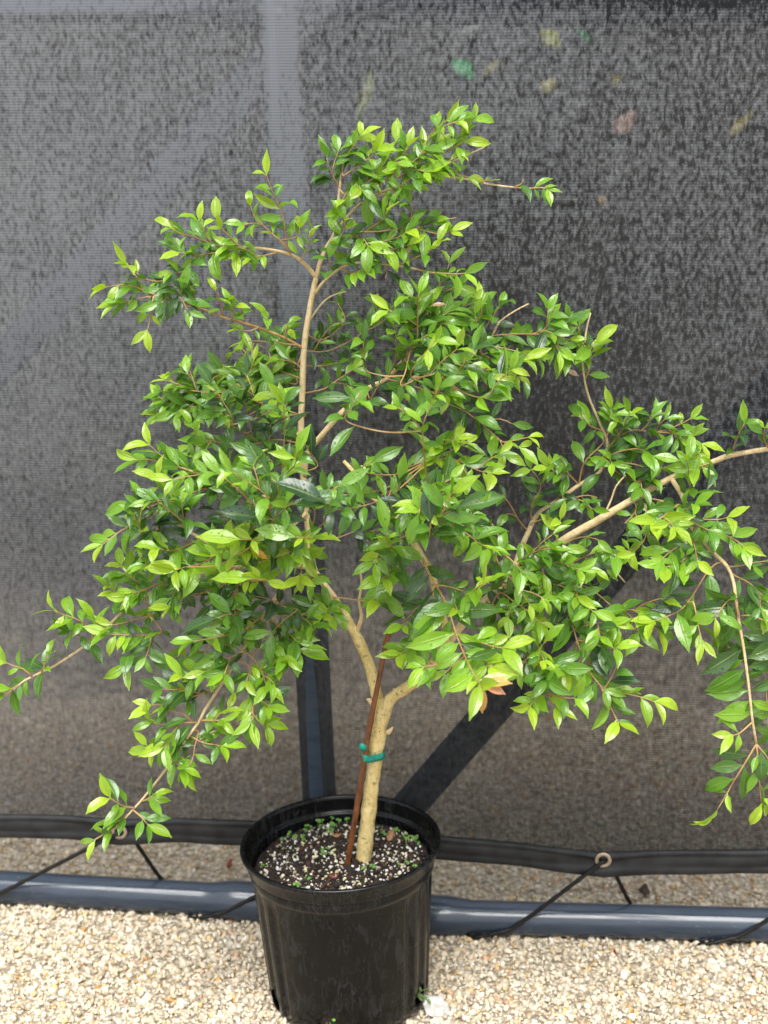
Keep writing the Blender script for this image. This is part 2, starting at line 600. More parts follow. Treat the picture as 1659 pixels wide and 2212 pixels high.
def ico(sub):
    bm = bmesh.new()
    bmesh.ops.create_icosphere(bm, subdivisions=sub, radius=1.0)
    bm.verts.ensure_lookup_table()
    V = np.array([v.co[:] for v in bm.verts]); F = np.array([[v.index for v in f.verts] for f in bm.faces])
    bm.free()
    return V, F


def rot_batch(rng, n):
    q = rng.normal(size=(n, 4)); q /= np.linalg.norm(q, axis=1)[:, None]
    w, x, y, z = q.T
    return np.stack([np.stack([1 - 2 * (y * y + z * z), 2 * (x * y - z * w), 2 * (x * z + y * w)], -1),
                     np.stack([2 * (x * y + z * w), 1 - 2 * (x * x + z * z), 2 * (y * z - x * w)], -1),
                     np.stack([2 * (x * z - y * w), 2 * (y * z + x * w), 1 - 2 * (x * x + y * y)], -1)], -2)


def scatter(rng, pos, size, sub, nvar=14, rough=0.22, flat=(1.0, 0.8, 0.62), chop=5):
    """many lumpy stones in one pair of arrays"""
    V0, F0 = ico(sub)
    var = []
    for k in range(nvar):
        v = V0.copy()
        for j in range(chop):                                   # flat broken faces
            d = rng.normal(size=3); d /= np.linalg.norm(d)
            h = rng.uniform(0.45, 0.85)
            s = v @ d
            v = v - np.outer(np.maximum(s - h, 0), d)
        v += rng.normal(size=v.shape) * rough * 0.25
        v *= np.array(flat) * rng.uniform(0.8, 1.2, 3)
        var.append(v)
    var = np.array(var)
    n = len(pos)
    idx = rng.integers(0, nvar, n)
    Rm = rot_batch(rng, n)
    V = np.einsum('nij,nkj->nki', Rm, var[idx]) * size[:, None, None] + pos[:, None, :]
    F = F0[None] + (np.arange(n) * len(V0))[:, None, None]
    return V.reshape(-1, 3), F.reshape(-1, 3), len(V0)


def stone_colors(rng, n):
    pal = np.array([(0.76, 0.70, 0.60), (0.80, 0.76, 0.70), (0.72, 0.64, 0.51), (0.62, 0.54, 0.42), (0.72, 0.55, 0.30),
                    (0.62, 0.36, 0.13), (0.42, 0.36, 0.29), (0.36, 0.35, 0.34), (0.66, 0.42, 0.28)])
    w = np.array([0.28, 0.22, 0.20, 0.12, 0.05, 0.012, 0.028, 0.012, 0.014]); w /= w.sum()
    c = pal[rng.choice(len(pal), n, p=w)]
    return np.clip(c * np.array((1.0, 0.975, 0.90)) * rng.uniform(0.78, 1.10, (n, 1)), 0, 0.85)


def gravel(name, seed, x0, x1, y0, y1, dens, sub, hole=None, z0=0.0):
    rng = np.random.default_rng(seed)
    n = int((x1 - x0) * (y1 - y0) * dens)
    pos = np.stack([rng.uniform(x0, x1, n), rng.uniform(y0, y1, n), np.zeros(n)], -1)
    size = np.clip(rng.lognormal(math.log(0.0047), 0.40, n), 0.0020, 0.0115)
    keep = np.hypot(pos[:, 0] - POT_BASE.x, pos[:, 1] - POT_BASE.y) > 0.147
    py = np.array([pipe_y(x) for x in pos[:, 0]])
    keep &= np.abs(pos[:, 1] - py) > 0.020
    if hole is not None:
        keep &= ~((pos[:, 0] > hole[0]) & (pos[:, 0] < hole[1]) & (pos[:, 1] > hole[2]) & (pos[:, 1] < hole[3]))
    pos, size = pos[keep], size[keep]
    n = len(pos)
    pos[:, 2] = z0 + rng.uniform(-0.002, 0.008, n) - size * 0.2
    V, F, k = scatter(rng, pos, size, sub)
    C = np.repeat(stone_colors(rng, n), k, axis=0)
    me = np_mesh(name, V, F, M_STONE, True)
    col_attr(me, 'stone', C)
    o = bpy.data.objects.new(name, me)
    COL.objects.link(o)
    return o


NEAR = (-0.92, 0.92, 2.02, 2.64)
gv = gravel('gravel', 1, *NEAR, 20500, 2)
tag(gv, 'cream and tan gravel chips spread around the black pot', 'gravel', kind='stuff')
gv2 = gravel('gravel', 2, -1.7, 1.7, 1.5, 3.6, 9000, 1, hole=NEAR)
tag(gv2, 'cream gravel continuing beyond the screen and out to the sides', 'gravel', kind='stuff')

# ------------------------------------------------------------------ litter heap behind the screen
rng = np.random.default_rng(5)


def heap_y(x, z):
    return 3.75 + 1.25 * (1 - math.exp(-2.2 * max(z, -0.05))) + 0.25 * z + 0.10 * mnoise.noise(Vector((x * 2.1, z * 2.4, 3))) + 0.04 * mnoise.noise(Vector((x * 8, z * 8, 9)))


HV, HF, HC = [], [], []
hx = np.linspace(-4.0, 4.0, 141); hz = np.concatenate([np.linspace(-0.03, 0.6, 36), np.linspace(0.65, 3.0, 36)])
for z in hz:
    for x in hx:
        HV.append((x, heap_y(x, z), z + 0.05 * mnoise.noise(Vector((x * 6, z * 6, 1)))))
        k = mnoise.noise(Vector((x * 3, z * 3, 20))) * 0.5 + 0.5
        c = np.array((0.085, 0.08, 0.07)) * (0.35 + 1.0 * k)
        q = max(0.0, 1 - max(z, 0) / (0.34 + 0.22 * mnoise.noise(Vector((x * 1.7, 7, 0))))) ** 1.3     # grit mixed into the foot of the heap
        c = c * (1 - q) + np.array((0.40, 0.34, 0.26)) * (0.7 + 0.5 * k) * q
        HC.append(c)
nx = len(hx)
for j in range(len(hz) - 1):
    for i in range(nx - 1):
        HF.append((j * nx + i, j * nx + i + 1, (j + 1) * nx + i + 1, (j + 1) * nx + i))
b0 = len(HV)
for i, x in enumerate(hx):
    HV.append((x, 7.2, 2.6)); HC.append((0.06, 0.055, 0.05))
for i in range(nx - 1):
    HF.append(((len(hz) - 1) * nx + i, (len(hz) - 1) * nx + i + 1, b0 + i + 1, b0 + i))
hp = mesh_obj('litter_heap', HV, HF, M_HEAP)
col_attr(hp.data, 'bit', np.array(HC))
tag(hp, 'dark heap of plant litter dimly seen behind the shade cloth', 'heap', kind='stuff')


def flake(center, w, h, nrm, roll, color, rnd):
    """a curled scrap with a pointed outline and thickness"""
    n = Vector(nrm).normalized()
    a = n.orthogonal().normalized()
    a = Quaternion(n, roll) @ a
    b = n.cross(a)
    out = []
    k = 12
    for s in (0.5, -0.5):
        for i in range(k):
            an = 2 * math.pi * i / k
            r = 1 - 0.25 * abs(math.sin(2 * an)) + rnd.uniform(-0.12, 0.12)
            p = Vector(center) + a * (math.cos(an) * w / 2 * r) + b * (math.sin(an) * h / 2 * r) + n * (0.16 * w * math.cos(an) ** 2 + s * 0.003)
            out.append(p)
    F = [tuple(range(k)), tuple(range(2 * k - 1, k - 1, -1))] + [(i, k + i, k + (i + 1) % k, (i + 1) % k) for i in range(k)]
    return [tuple(p) for p in out], F


scraps = [(1000, 150, 38, 62, (0.03, 0.42, 0.12), 'bright green scrap on the heap behind the cloth', 'green scrap'),
          (1190, 85, 34, 60, (0.42, 0.45, 0.10), 'broad yellow-green leaf behind the cloth beside a thin green strip', 'leaf'),
          (1262, 78, 12, 48, (0.05, 0.42, 0.14), 'thin upright bright green strip behind the cloth', 'green strip'),
          (1183, 190, 40, 34, (0.46, 0.42, 0.12), 'yellow leaf on the heap below the broad yellow-green leaf', 'leaf'),
          (1348, 268, 66, 44, (0.45, 0.28, 0.20), 'pinkish brown dead leaf lying on the heap', 'leaf'),
          (1598, 270, 84, 22, (0.48, 0.42, 0.14), 'long flat yellow frond piece on the litter heap behind the cloth', 'frond piece'),
          (1016, 66, 44, 40, (0.34, 0.37, 0.34), 'pale round grey-green scrap above the bright green scrap', 'scrap'),
          (1300, 435, 24, 20, (0.45, 0.30, 0.10), 'small amber leaf low on the heap', 'leaf'),
          (1060, 150, 46, 22, (0.36, 0.34, 0.12), 'olive scrap beside the bright green scrap', 'scrap'),
          (1330, 175, 30, 22, (0.44, 0.40, 0.14), 'small yellow leaf above the pinkish brown leaf', 'leaf'),
          (790, 210, 130, 26, (0.28, 0.30, 0.10), 'long olive frond slanting across the heap', 'frond piece')]
rs = random.Random(4)
for (px, py, w, h, c, lab, cat) in scraps:
    p = at(px, py, 5.0)
    p = at(px, py, heap_y(p.x, p.z))
    p = at(px, py, heap_y(p.x, p.z) - 0.035)
    s = p.y / FPX * 1.03
    V, F = flake(p, w * s, h * s, (rs.uniform(-0.2, 0.2), -1, 0.35), 0.0, c, rs)
    if 'slanting' in lab:
        V = [tuple(p + Matrix.Rotation(R(-28), 3, 'Y') @ (Vector(q) - p)) for q in V]
    m = mat_simple('scrap_' + lab.split()[0], c, 0.6, tuple(x * 0.7 for x in c), 40)
    o = mesh_obj('fallen_leaf' if cat == 'leaf' else cat.replace(' ', '_'), V, F, m, origin=tuple(p))
    tag(o, lab, cat)

# ------------------------------------------------------------------ pipe frame
POSTPIX = [(600, -20), (608, 120), (617, 264), (686, 1441), (702, 1960)]


def on_fence(px, py, off=0.0):
    return at_plane(px, py, F_P0 + F_NRM * off, F_NRM)


pf_loc = on_fence(702, 1965); pf_loc.z = 0
pf = empty('pipe_frame', pf_loc)
tag(pf, 'blue-grey plastic pipe frame with post and slanting braces behind the shade cloth', 'pipe frame')


def add_tube(name, pts, r, mat, parent, origin, sides=24, step=0.03, radii=None):
    S = spline([tuple(p) for p in pts], step)
    V, F = tube(S, radii(S) if radii else [r] * len(S), sides)
    return mesh_obj(name, V, F, mat, parent, origin)


tee_x = pf_loc.x
tee = Vector((tee_x, pipe_y(tee_x), PIPE_R))
far_l = Vector((-2.2, pipe_y(-2.2), PIPE_R)); far_r = Vector((2.2, pipe_y(2.2), PIPE_R))


def bell_l(S):
    return [PIPE_R + 0.0075 * max(0.0, min(1.0, (p[0] - (tee_x - 0.24)) / 0.05)) for p in S]


def bell_r(S):
    return [PIPE_R + 0.0075 * max(0.0, min(1.0, ((tee_x + 0.30) - p[0]) / 0.05)) for p in S]


add_tube('bottom_pipe', [far_l, PL, PM1, tee - Vector((0.05, 0, 0))], PIPE_R, M_PIPE, pf, far_l, 32, 0.02, bell_l)
add_tube('bottom_pipe', [tee + Vector((0.05, 0, 0)), PM2, PR, far_r], PIPE_R, M_PIPE, pf, far_r, 32, 0.02, bell_r)
post_top = on_fence(603, 40); post_bot = tee + Vector((0, 0, 0.03))
pv = (post_top - post_bot).normalized()
add_tube('tee_fitting', [tee - F_DIR * 0.075, tee, tee + F_DIR * 0.075], 0.043, M_PIPE, pf, tee, 32)
add_tube('tee_fitting', [post_bot, post_bot + pv * 0.10], 0.042, M_PIPE2, pf, post_bot, 32)
add_tube('post', [post_bot + pv * 0.02, post_top], PIPE_R, M_PIPE2, pf, post_bot, 32)
tl = on_fence(-700, 2); tr_ = on_fence(2400, 16)
tm = on_fence(605, 8)
add_tube('top_pipe', [tl, tm - F_DIR * 0.03], PIPE_R, M_PIPE, pf, tm, 32)
add_tube('top_pipe', [tm + F_DIR * 0.03, tr_], PIPE_R, M_PIPE, pf, tm, 32)
add_tube('tee_fitting', [tm - F_DIR * 0.085, tm + F_DIR * 0.085], 0.044, M_PIPE, pf, tm, 32)
add_tube('tee_fitting', [tm, tm - pv * 0.11], 0.043, M_PIPE, pf, tm, 32)
br = on_fence(1720, 778)
add_tube('brace', [tee + Vector((0.04, 0.0, 0.06)), br], 0.0335, M_PIPE2, pf, tee, 32)
bl = on_fence(-80, 880)
add_tube('brace', [tm - pv * 0.09 - F_DIR * 0.02, bl], 0.0335, M_PIPE2, pf, tm, 32)
far_post = on_fence(-560, 100)
add_tube('post', [Vector((far_post.x, pipe_y(far_post.x), 0.03)), Vector((far_post.x, pipe_y(far_post.x), tl.z))], PIPE_R, M_PIPE, pf, tm, 32)

# ------------------------------------------------------------------ shade cloth
C_OFF = 0.046                      # cloth hangs against the front of the posts
sc_loc = on_fence(760, 1850, C_OFF); sc_loc.z = 0
sc = empty('shade_cloth', sc_loc)
tag(sc, 'rain-wet black knitted shade cloth hung in front of the pipe frame', 'shade cloth')
HEM_B = [(-420, 1790), (0, 1807), (150, 1813), (258, 1822), (380, 1819), (520, 1826), (720, 1838), (933, 1854), (1130, 1871), (1220, 1882),
         (1303, 1891), (1400, 1887), (1659, 1884), (1850, 1896), (2150, 1896)]
HEM_T = [(-420, 1742), (0, 1758), (150, 1763), (258, 1771), (380, 1768), (520, 1773), (720, 1787), (933, 1804), (1130, 1822), (1220, 1833),
         (1303, 1841), (1400, 1837), (1659, 1834), (1850, 1846), (2150, 1846)]
ub = [on_fence(x, y, C_OFF) for x, y in HEM_B]
ut = [on_fence(x, y, C_OFF) for x, y in HEM_T]
s_b = [(p - F_P0).dot(F_DIR) for p in ub]; z_b = [p.z for p in ub]
s_t = [(p - F_P0).dot(F_DIR) for p in ut]; z_t = [p.z for p in ut]
s_lo, s_hi = max(s_b[0], s_t[0]), min(s_b[-1], s_t[-1])
ztop = tm.z + 0.03
NC, NRW = 150, 60


def cloth_pt(s, z, ht):
    f = (z - ht) / (ztop - ht)
    off = C_OFF + 0.006 * mnoise.noise(Vector((s * 2.2, z * 1.7, 4))) + 0.004 * mnoise.noise(Vector((s * 7, z * 2.0, 8))) * (1 - f)
    p = F_P0 + F_DIR * s + F_NRM * off
    return (p.x, p.y, z)


def uv_from(o, fn):
    me = o.data
    uv = me.uv_layers.new(name='UVMap')
    vi = np.zeros(len(me.loops), np.int32); me.loops.foreach_get('vertex_index', vi)
    co = np.zeros(len(me.vertices) * 3); me.vertices.foreach_get('co', co)
    co = co.reshape(-1, 3)
    U = fn(co)[vi]
    uv.data.foreach_set('uv', np.ascontiguousarray(U, np.float32).ravel())


def fence_uv(origin):
    def f(co):
        w = co + np.array(origin) - np.array(F_P0)
        return np.stack([w @ np.array(F_DIR), w[:, 2]], -1)
    return f


CV, CF = [], []
for i in range(NC + 1):
    s = s_lo + (s_hi - s_lo) * i / NC
    ht = float(np.interp(s, s_t, z_t)) - 0.004
    for j in range(NRW + 1):
        z = ht + (ztop - ht) * j / NRW
        CV.append(cloth_pt(s, z, ht))
for i in range(NC):
    for j in range(NRW):
        a = i * (NRW + 1) + j
        CF.append((a, a + NRW + 1, a + NRW + 2, a + 1))
def _uz(px, py):
    q = on_fence(px, py, C_OFF); return (q - F_P0).dot(F_DIR), q.z


(a_u, a_z), (b_u, b_z) = _uz(605, 60), _uz(690, 1500)
(c_u, c_z), (d_u, d_z) = _uz(585, 120), _uz(0, 790)
(e_u, e_z), (f_u, f_z) = _uz(588, 90), _uz(596, 260)
BANDS = [(a_u, a_z, (b_u - a_u) / (b_z - a_z), 0.036, 0.8, 1.6, 0.17),
         (c_u, c_z, (d_u - c_u) / (d_z - c_z), 0.05, 0.9, 1.3, 0.09),
         (e_u, e_z, (f_u - e_u) / (f_z - e_z), 0.008, 1.56, 1.66, 0.16)]
TOPZ = _uz(400, 26)[1]
CROWN_PATCH = _uz(1090, 860)
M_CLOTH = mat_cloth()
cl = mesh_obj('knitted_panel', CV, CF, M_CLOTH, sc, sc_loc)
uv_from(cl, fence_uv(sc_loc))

HV, HF = [], []
prof = [(0.0, 0.0035), (0.04, 0.007), (0.28, 0.0085), (0.36, 0.0058), (0.42, 0.0085), (0.72, 0.0090), (0.80, 0.0060), (0.86, 0.0085), (0.97, 0.007), (1.0, 0.0035),
        (1.0, -0.002), (0.0, -0.002)]
NH = 260
GROM_PIX = [(258, 1797), (765, 1820), (1303, 1858), (1838, 1872), (-250, 1774)]
G_s = [(on_fence(x, y, C_OFF) - F_P0).dot(F_DIR) for x, y in GROM_PIX]
for i in range(NH + 1):
    s = s_lo + (s_hi - s_lo) * i / NH
    zt = float(np.interp(s, s_t, z_t)); zb = float(np.interp(s, s_b, z_b))
    pin = min(1.0, min(abs(s - gs) for gs in G_s) / 0.15)
    for (f, d) in prof:
        z = zb + (zt - zb) * f
        wob = 0.006 * math.sin(f * 24) * (1 - pin) ** 1.5 + 0.004 * mnoise.noise(Vector((s * 9, f * 2, 2)))
        base = Vector(cloth_pt(s, z, zt))
        p = base + F_NRM * (d + (wob if d > 0 else 0))
        HV.append(tuple(p))
kp = len(prof)
for i in range(NH):
    for j in range(kp):
        j2 = (j + 1) % kp
        HF.append((i * kp + j, i * kp + j2, (i + 1) * kp + j2, (i + 1) * kp + j))
hm = mesh_obj('hem', HV, HF, M_HEM, sc, sc_loc)
uv_from(hm, fence_uv(sc_loc))

GROM = []
for (px, py) in GROM_PIX:
    c = on_fence(px, py, C_OFF + 0.011)
    GROM.append(c)
    V, F = [], []
    for k in range(32):
        an = 2 * math.pi * k / 32
        for q in range(10):
            b = 2 * math.pi * q / 10
            rr = 0.0125 + 0.0040 * math.cos(b)
            p = c + F_DIR * (rr * math.cos(an)) + Vector((0, 0, 1)) * (rr * math.sin(an)) + F_NRM * (0.0028 * math.sin(b))
            V.append(tuple(p))
    for k in range(32):
        for q in range(10):
            F.append((k * 10 + q, ((k + 1) % 32) * 10 + q, ((k + 1) % 32) * 10 + (q + 1) % 10, k * 10 + (q + 1) % 10))
    gr = mesh_obj('grommet', V, F, M_BRASS, sc, tuple(c))

# ------------------------------------------------------------------ lacing rope
order = [4, 0, 1, 2, 3]
path = []
EM = {4: None, 0: -115, 1: 405, 2: 1010, 3: 1490}
RR = 0.0043
for oi, gi in enumerate(order):
    G = GROM[gi]
    ex = EM[gi]
    if ex is not None:
        e = zplane(ex, 2005, 0.0)
        x = e.x
        py = pipe_y(x)
        path.append((x - 0.03, py + 0.012, -0.004))
        path.append((x + 0.005, py - 0.030, 0.004))
        path.append((x + 0.055, pipe_y(x + .055) - PIPE_R - 0.005, 0.022))
        path.append((x + 0.10, pipe_y(x + .10) - PIPE_R - 0.006, 0.045))
    g0 = G + F_NRM * 0.010
    path.append(tuple(G * 0.86 + Vector(path[-1]) * 0.14 + F_NRM * 0.004) if path else tuple(G + F_NRM * 0.02 - F_DIR * 0.05))
    path.append(tuple(G + F_NRM * 0.002 - Vector((0, 0, 0.003))))
    path.append(tuple(G - F_NRM * 0.020 + F_DIR * 0.012 - Vector((0, 0, 0.012))))
    bx = G.x + 0.066
    path.append((bx, pipe_y(bx) + 0.018, PIPE_R + 0.034))
    path.append((bx + 0.025, pipe_y(bx) + PIPE_R + 0.006, PIPE_R))
    path.append((bx + 0.045, pipe_y(bx) + 0.024, 0.002))
S = spline(path, 0.006)
V, F = tube(S, [RR * (1 + 0.10 * math.sin(i * 1.3)) for i in range(len(S))], 10)
rope = mesh_obj('lacing_rope', V, F, M_ROPE)
tag(rope, 'black cord threaded through the hem grommets and wound round the bottom pipe', 'rope')

# ------------------------------------------------------------------ nursery pot
POTM = Matrix.Translation(POT_BASE) @ Matrix.Rotation(POT_LEAN, 4, 'Y')
PH = 0.32
pot = empty('nursery_pot', POT_BASE)
pot.rotation_euler = (0, POT_LEAN, 0)
tag(pot, 'dusty black plastic nursery pot with drainage holes holding the leafy tree', 'pot')


def ribs(an, r, z):
    if z < 0.018 or z > 0.262 or r < 0.125: return 0.0
    a = math.degrees(an) % 180.0
    a = min(a, 180 - a)              # 0 in front/behind, 90 at the sides
    v = 0.0
    if 44 < a < 88:
        v = -0.0050 * (0.5 + 0.5 * math.tanh(6 * math.sin(math.radians((a - 44) * 360 / 14.6))))
    e = min(1.0, (z - 0.018) / 0.02, (0.262 - z) / 0.02)
    return v * max(0.0, e)


def wall_r(z): return 0.1490 + (0.1655 - 0.1490) * (z - 0.022) / (0.262 - 0.022)


outer = [(0.0, 0.004), (0.11, 0.004), (0.133, 0.0), (0.139, 0.002), (0.1455, 0.011)]
outer += [(wall_r(z), z) for z in np.linspace(0.022, 0.262, 16)]
outer += [(0.1662, 0.266), (0.1690, 0.268), (0.1698, 0.272), (0.1706, 0.282), (0.1690, 0.2845), (0.1695, 0.2865), (0.1735, 0.288), (0.1745, 0.291), (0.1770, 0.309),
          (0.1785, 0.311), (0.1805, 0.3125), (0.1812, 0.316), (0.1800, 0.3192), (0.1775, 0.3200), (0.1755, 0.3185)]
inner = [(0.1745, 0.312), (0.1725, 0.292), (0.1715, 0.289), (0.1680, 0.2875), (0.1665, 0.284), (0.1662, 0.272), (0.1650, 0.2685), (0.1632, 0.266)]
inner += [(wall_r(z) - 0.0028, z) for z in np.linspace(0.262, 0.022, 12)]
inner += [(0.14, 0.008), (0.0, 0.0075)]
V, F = lathe(outer + inner, 180, ribs)
# weld poles
me = bpy.data.meshes.new('pot_wall')
bm = bmesh.new()
bv = [bm.verts.new(v) for v in V]
for f in F:
    try: bm.faces.new([bv[i] for i in f])
    except ValueError: pass
bmesh.ops.remove_doubles(bm, verts=bm.verts, dist=1e-5)
bmesh.ops.recalc_face_normals(bm, faces=bm.faces)
for f in bm.faces: f.smooth = True
bm.to_mesh(me); bm.free()
me.materials.append(M_POT)
wall = bpy.data.objects.new('pot_wall', me)
COL.objects.link(wall)


def cutter(angle, rx, rz, zc):
    bm = bmesh.new()
    bmesh.ops.create_cone(bm, cap_ends=True, segments=28, radius1=1, radius2=1, depth=0.06)
    M = Matrix.Rotation(angle, 4, 'Z') @ Matrix.Translation((0, -0.150, zc)) @ Matrix.Rotation(R(90), 4, 'X') @ Matrix.Diagonal((rx, rz, 1, 1))
    bm.transform(M)
    m = bpy.data.meshes.new('cut'); bm.to_mesh(m); bm.free()
    o = bpy.data.objects.new('cut', m); COL.objects.link(o)
    return o


HOLES = [R(-13), R(62), R(122), R(182), R(242), R(-64)]
cuts = [cutter(a, 0.0185, 0.020, 0.035) for a in HOLES]
for c in cuts:
    md = wall.modifiers.new('b', 'BOOLEAN'); md.object = c; md.operation = 'DIFFERENCE'; md.solver = 'EXACT'
dg = bpy.context.evaluated_depsgraph_get()
me2 = bpy.data.meshes.new_from_object(wall.evaluated_get(dg))
wall.modifiers.clear()
wall.data = me2
me2.name = 'pot_wall'
for c in cuts: bpy.data.objects.remove(c, do_unlink=True)
wall.parent = pot
# rolled lip as its own part
V, F = lathe([(0.1812 + 0.0030 * math.cos(b), 0.3158 + 0.0042 * math.sin(b)) for b in np.linspace(0, 2 * math.pi, 13)[:-1]] + [(0.1842, 0.3158)], 160)
me = bpy.data.meshes.new('rim'); me.from_pydata(V, [], F); me.update()
me.polygons.foreach_set('use_smooth', [True] * len(me.polygons)); me.materials.append(M_POT)
rim = bpy.data.objects.new('rim', me); COL.objects.link(rim); rim.parent = pot


def potp(x, y, z):
    return POTM @ Vector((x, y, z))


# soil: a plug filling the pot, lumpy on top
SZ = 0.270


def soil_z(x, y):
    r = math.hypot(x, y)
    return SZ + 0.010 * (1 - (r / 0.16) ** 2) + 0.006 * mnoise.noise(Vector((x * 28, y * 28, 0))) + 0.004 * mnoise.noise(Vector((x * 90, y * 90, 5)))


V, F = [], []
NR, NA = 44, 110
for i in range(NR + 1):
    r = 0.1615 * i / NR
    for k in range(NA):
        an = 2 * math.pi * k / NA
        x, y = r * math.cos(an), r * math.sin(an)
        V.append(tuple(potp(x, y, soil_z(x, y))))
for i in range(NR):
    for k in range(NA):
        k2 = (k + 1) % NA
        F.append((i * NA + k, i * NA + k2, (i + 1) * NA + k2, (i + 1) * NA + k))
b0 = len(V)
for zz, rr in ((0.16, 0.153), (0.03, 0.1435)):
    for k in range(NA):
        an = 2 * math.pi * k / NA
        V.append(tuple(potp(rr * math.cos(an), rr * math.sin(an), zz)))
for k in range(NA):
    k2 = (k + 1) % NA
    F.append((NR * NA + k, NR * NA + k2, b0 + k2, b0 + k))
    F.append((b0 + k, b0 + k2, b0 + NA + k2, b0 + NA + k))
soil = mesh_obj('potting_soil', V, F, M_SOIL, origin=tuple(potp(0, 0, 0.0)))
tag(soil, 'dark brown potting mix filling the black pot', 'soil', kind='stuff')

# perlite, bark crumbs
rng = np.random.default_rng(11)
TR = (0.040, 0.0)


def soil_points(rng, n, rmax=0.153):
    out = []
    while len(out) < n:
        x, y = rng.uniform(-rmax, rmax, 2)
        if x * x + y * y > rmax * rmax: continue
        if math.hypot(x - TR[0], y - TR[1]) < 0.016: continue
        if mnoise.noise(Vector((x * 22, y * 22, 7))) < rng.uniform(-0.7, 0.25): continue
        out.append((x, y))
    return out


def bits(name, pts, smin, smax, cols, label, cat, lift=0.3, sub=2, flat=(1, .85, .75), chop=3):
    n = len(pts)
    size = np.exp(rng.uniform(math.log(smin), math.log(smax), n))
    pos = np.array([tuple(potp(x, y, soil_z(x, y) + s * lift)) for (x, y), s in zip(pts, size)])
    V, F, k = scatter(rng, pos, size, sub, 12, 0.25, flat, chop)
    C = np.array(cols)[rng.integers(0, len(cols), n)] * rng.uniform(0.85, 1.1, (n, 1))
    me = np_mesh(name, V, F, M_BITS, True)
    col_attr(me, 'bit', np.repeat(np.clip(C, 0, 0.9), k, axis=0))
    o = bpy.data.objects.new(name, me); COL.objects.link(o)
    tag(o, label, cat, kind='stuff')
    return o


bits('bark_crumbs', soil_points(rng, 1900), 0.0016, 0.0085, [(0.03, 0.016, 0.01), (0.014, 0.009, 0.007), (0.06, 0.022, 0.012), (0.045, 0.025, 0.014), (0.01, 0.007, 0.006)],
     'dark crumbs of bark and peat on the potting mix', 'crumbs', 0.3, 1, (1, 0.7, 0.45))
bits('perlite', soil_points(rng, 1500), 0.0008, 0.0048, [(0.82, 0.80, 0.72), (0.76, 0.70, 0.55), (0.84, 0.82, 0.78), (0.62, 0.62, 0.32), (0.50, 0.42, 0.32)],
     'white perlite grains dotted over the potting mix', 'perlite', 0.5, 2)

# seedlings
rs = random.Random(21)
SV, SF, SC = [], [], []


def disc_leaf(c, nrm, r, col):
    n = Vector(nrm).normalized(); a = n.orthogonal().normalized(); b = n.cross(a)
    k = 8
    o = len(SV)
    SV.append(tuple(Vector(c) - n * r * 0.15)); SC.append(col)
    for i in range(k):
        an = 2 * math.pi * i / k
        SV.append(tuple(Vector(c) + (a * math.cos(an) + b * math.sin(an) * 0.85) * r + n * r * 0.12)); SC.append(col)
    for i in range(k): SF.append((o, o + 1 + i, o + 1 + (i + 1) % k))


def seedling(p, h, r):
    up = Vector((rs.uniform(-.25, .25), rs.uniform(-.35, .15), 1)).normalized()
    V, F = tube([p, p + up * h * 0.6, p + up * h], [0.0006] * 3, 4)
    o = len(SV)
    g_ = rs.uniform(0.8, 1.2)
    for v in V: SV.append(tuple(v)); SC.append((0.22, 0.34, 0.06))
    for f in F:
        if len(f) == 4: SF.append((o + f[0], o + f[1], o + f[2])); SF.append((o + f[0], o + f[2], o + f[3]))
    a0 = rs.uniform(0, 6.28)
    for q in range(rs.choice((2, 3, 4))):
        an = a0 + q * (math.pi if q < 2 else 1.6) + rs.uniform(-.3, .3)
        d = Vector((math.cos(an), math.sin(an), rs.uniform(0.1, 0.7)))
        disc_leaf(p + up * h + d * r * 0.9, Vector((d.x * 0.3, d.y * 0.3 - 0.5, 1)), r * rs.uniform(0.8, 1.15), (0.11 * g_, 0.25 * g_, 0.04))


clus = [(-0.02, 0.128, 22, 0.045, 0.014), (-0.09, 0.10, 12, 0.03, 0.011), (0.10, 0.09, 9, 0.02, 0.012), (0.135, 0.055, 12, 0.022, 0.014), (0.115, -0.03, 5, 0.015, 0.010),
        (-0.085, -0.105, 7, 0.018, 0.008), (-0.04, 0.03, 6, 0.02, 0.007), (0.055, -0.045, 5, 0.010, 0.008), (-0.14, -0.01, 3, 0.01, 0.012), (-0.05, -0.06, 4, 0.02, 0.007), (0.0, 0.10, 8, 0.05, 0.01)]
for (x, y, n, sp, h) in clus:
    for q in range(int(n * 0.6)):
        xx, yy = x + rs.gauss(0, sp * 0.8), y + rs.gauss(0, sp * 0.5)
        rr = math.hypot(xx, yy)
        if rr > 0.150: xx, yy = xx * 0.150 / rr, yy * 0.150 / rr
        seedling(potp(xx, yy, soil_z(xx, yy) - 0.001), h * rs.uniform(0.5, 1.25), rs.uniform(0.0020, 0.0038))
me = bpy.data.meshes.new('weed_seedlings'); me.from_pydata(SV, [], SF); me.update()
me.polygons.foreach_set('use_smooth', [True] * len(me.polygons)); me.materials.append(M_BITS)
col_attr(me, 'bit', np.array(SC))
sd = bpy.data.objects.new('weed_seedlings', me); COL.objects.link(sd)
tag(sd, 'tiny bright green weed seedlings sprouting from the potting mix', 'seedlings', kind='stuff')

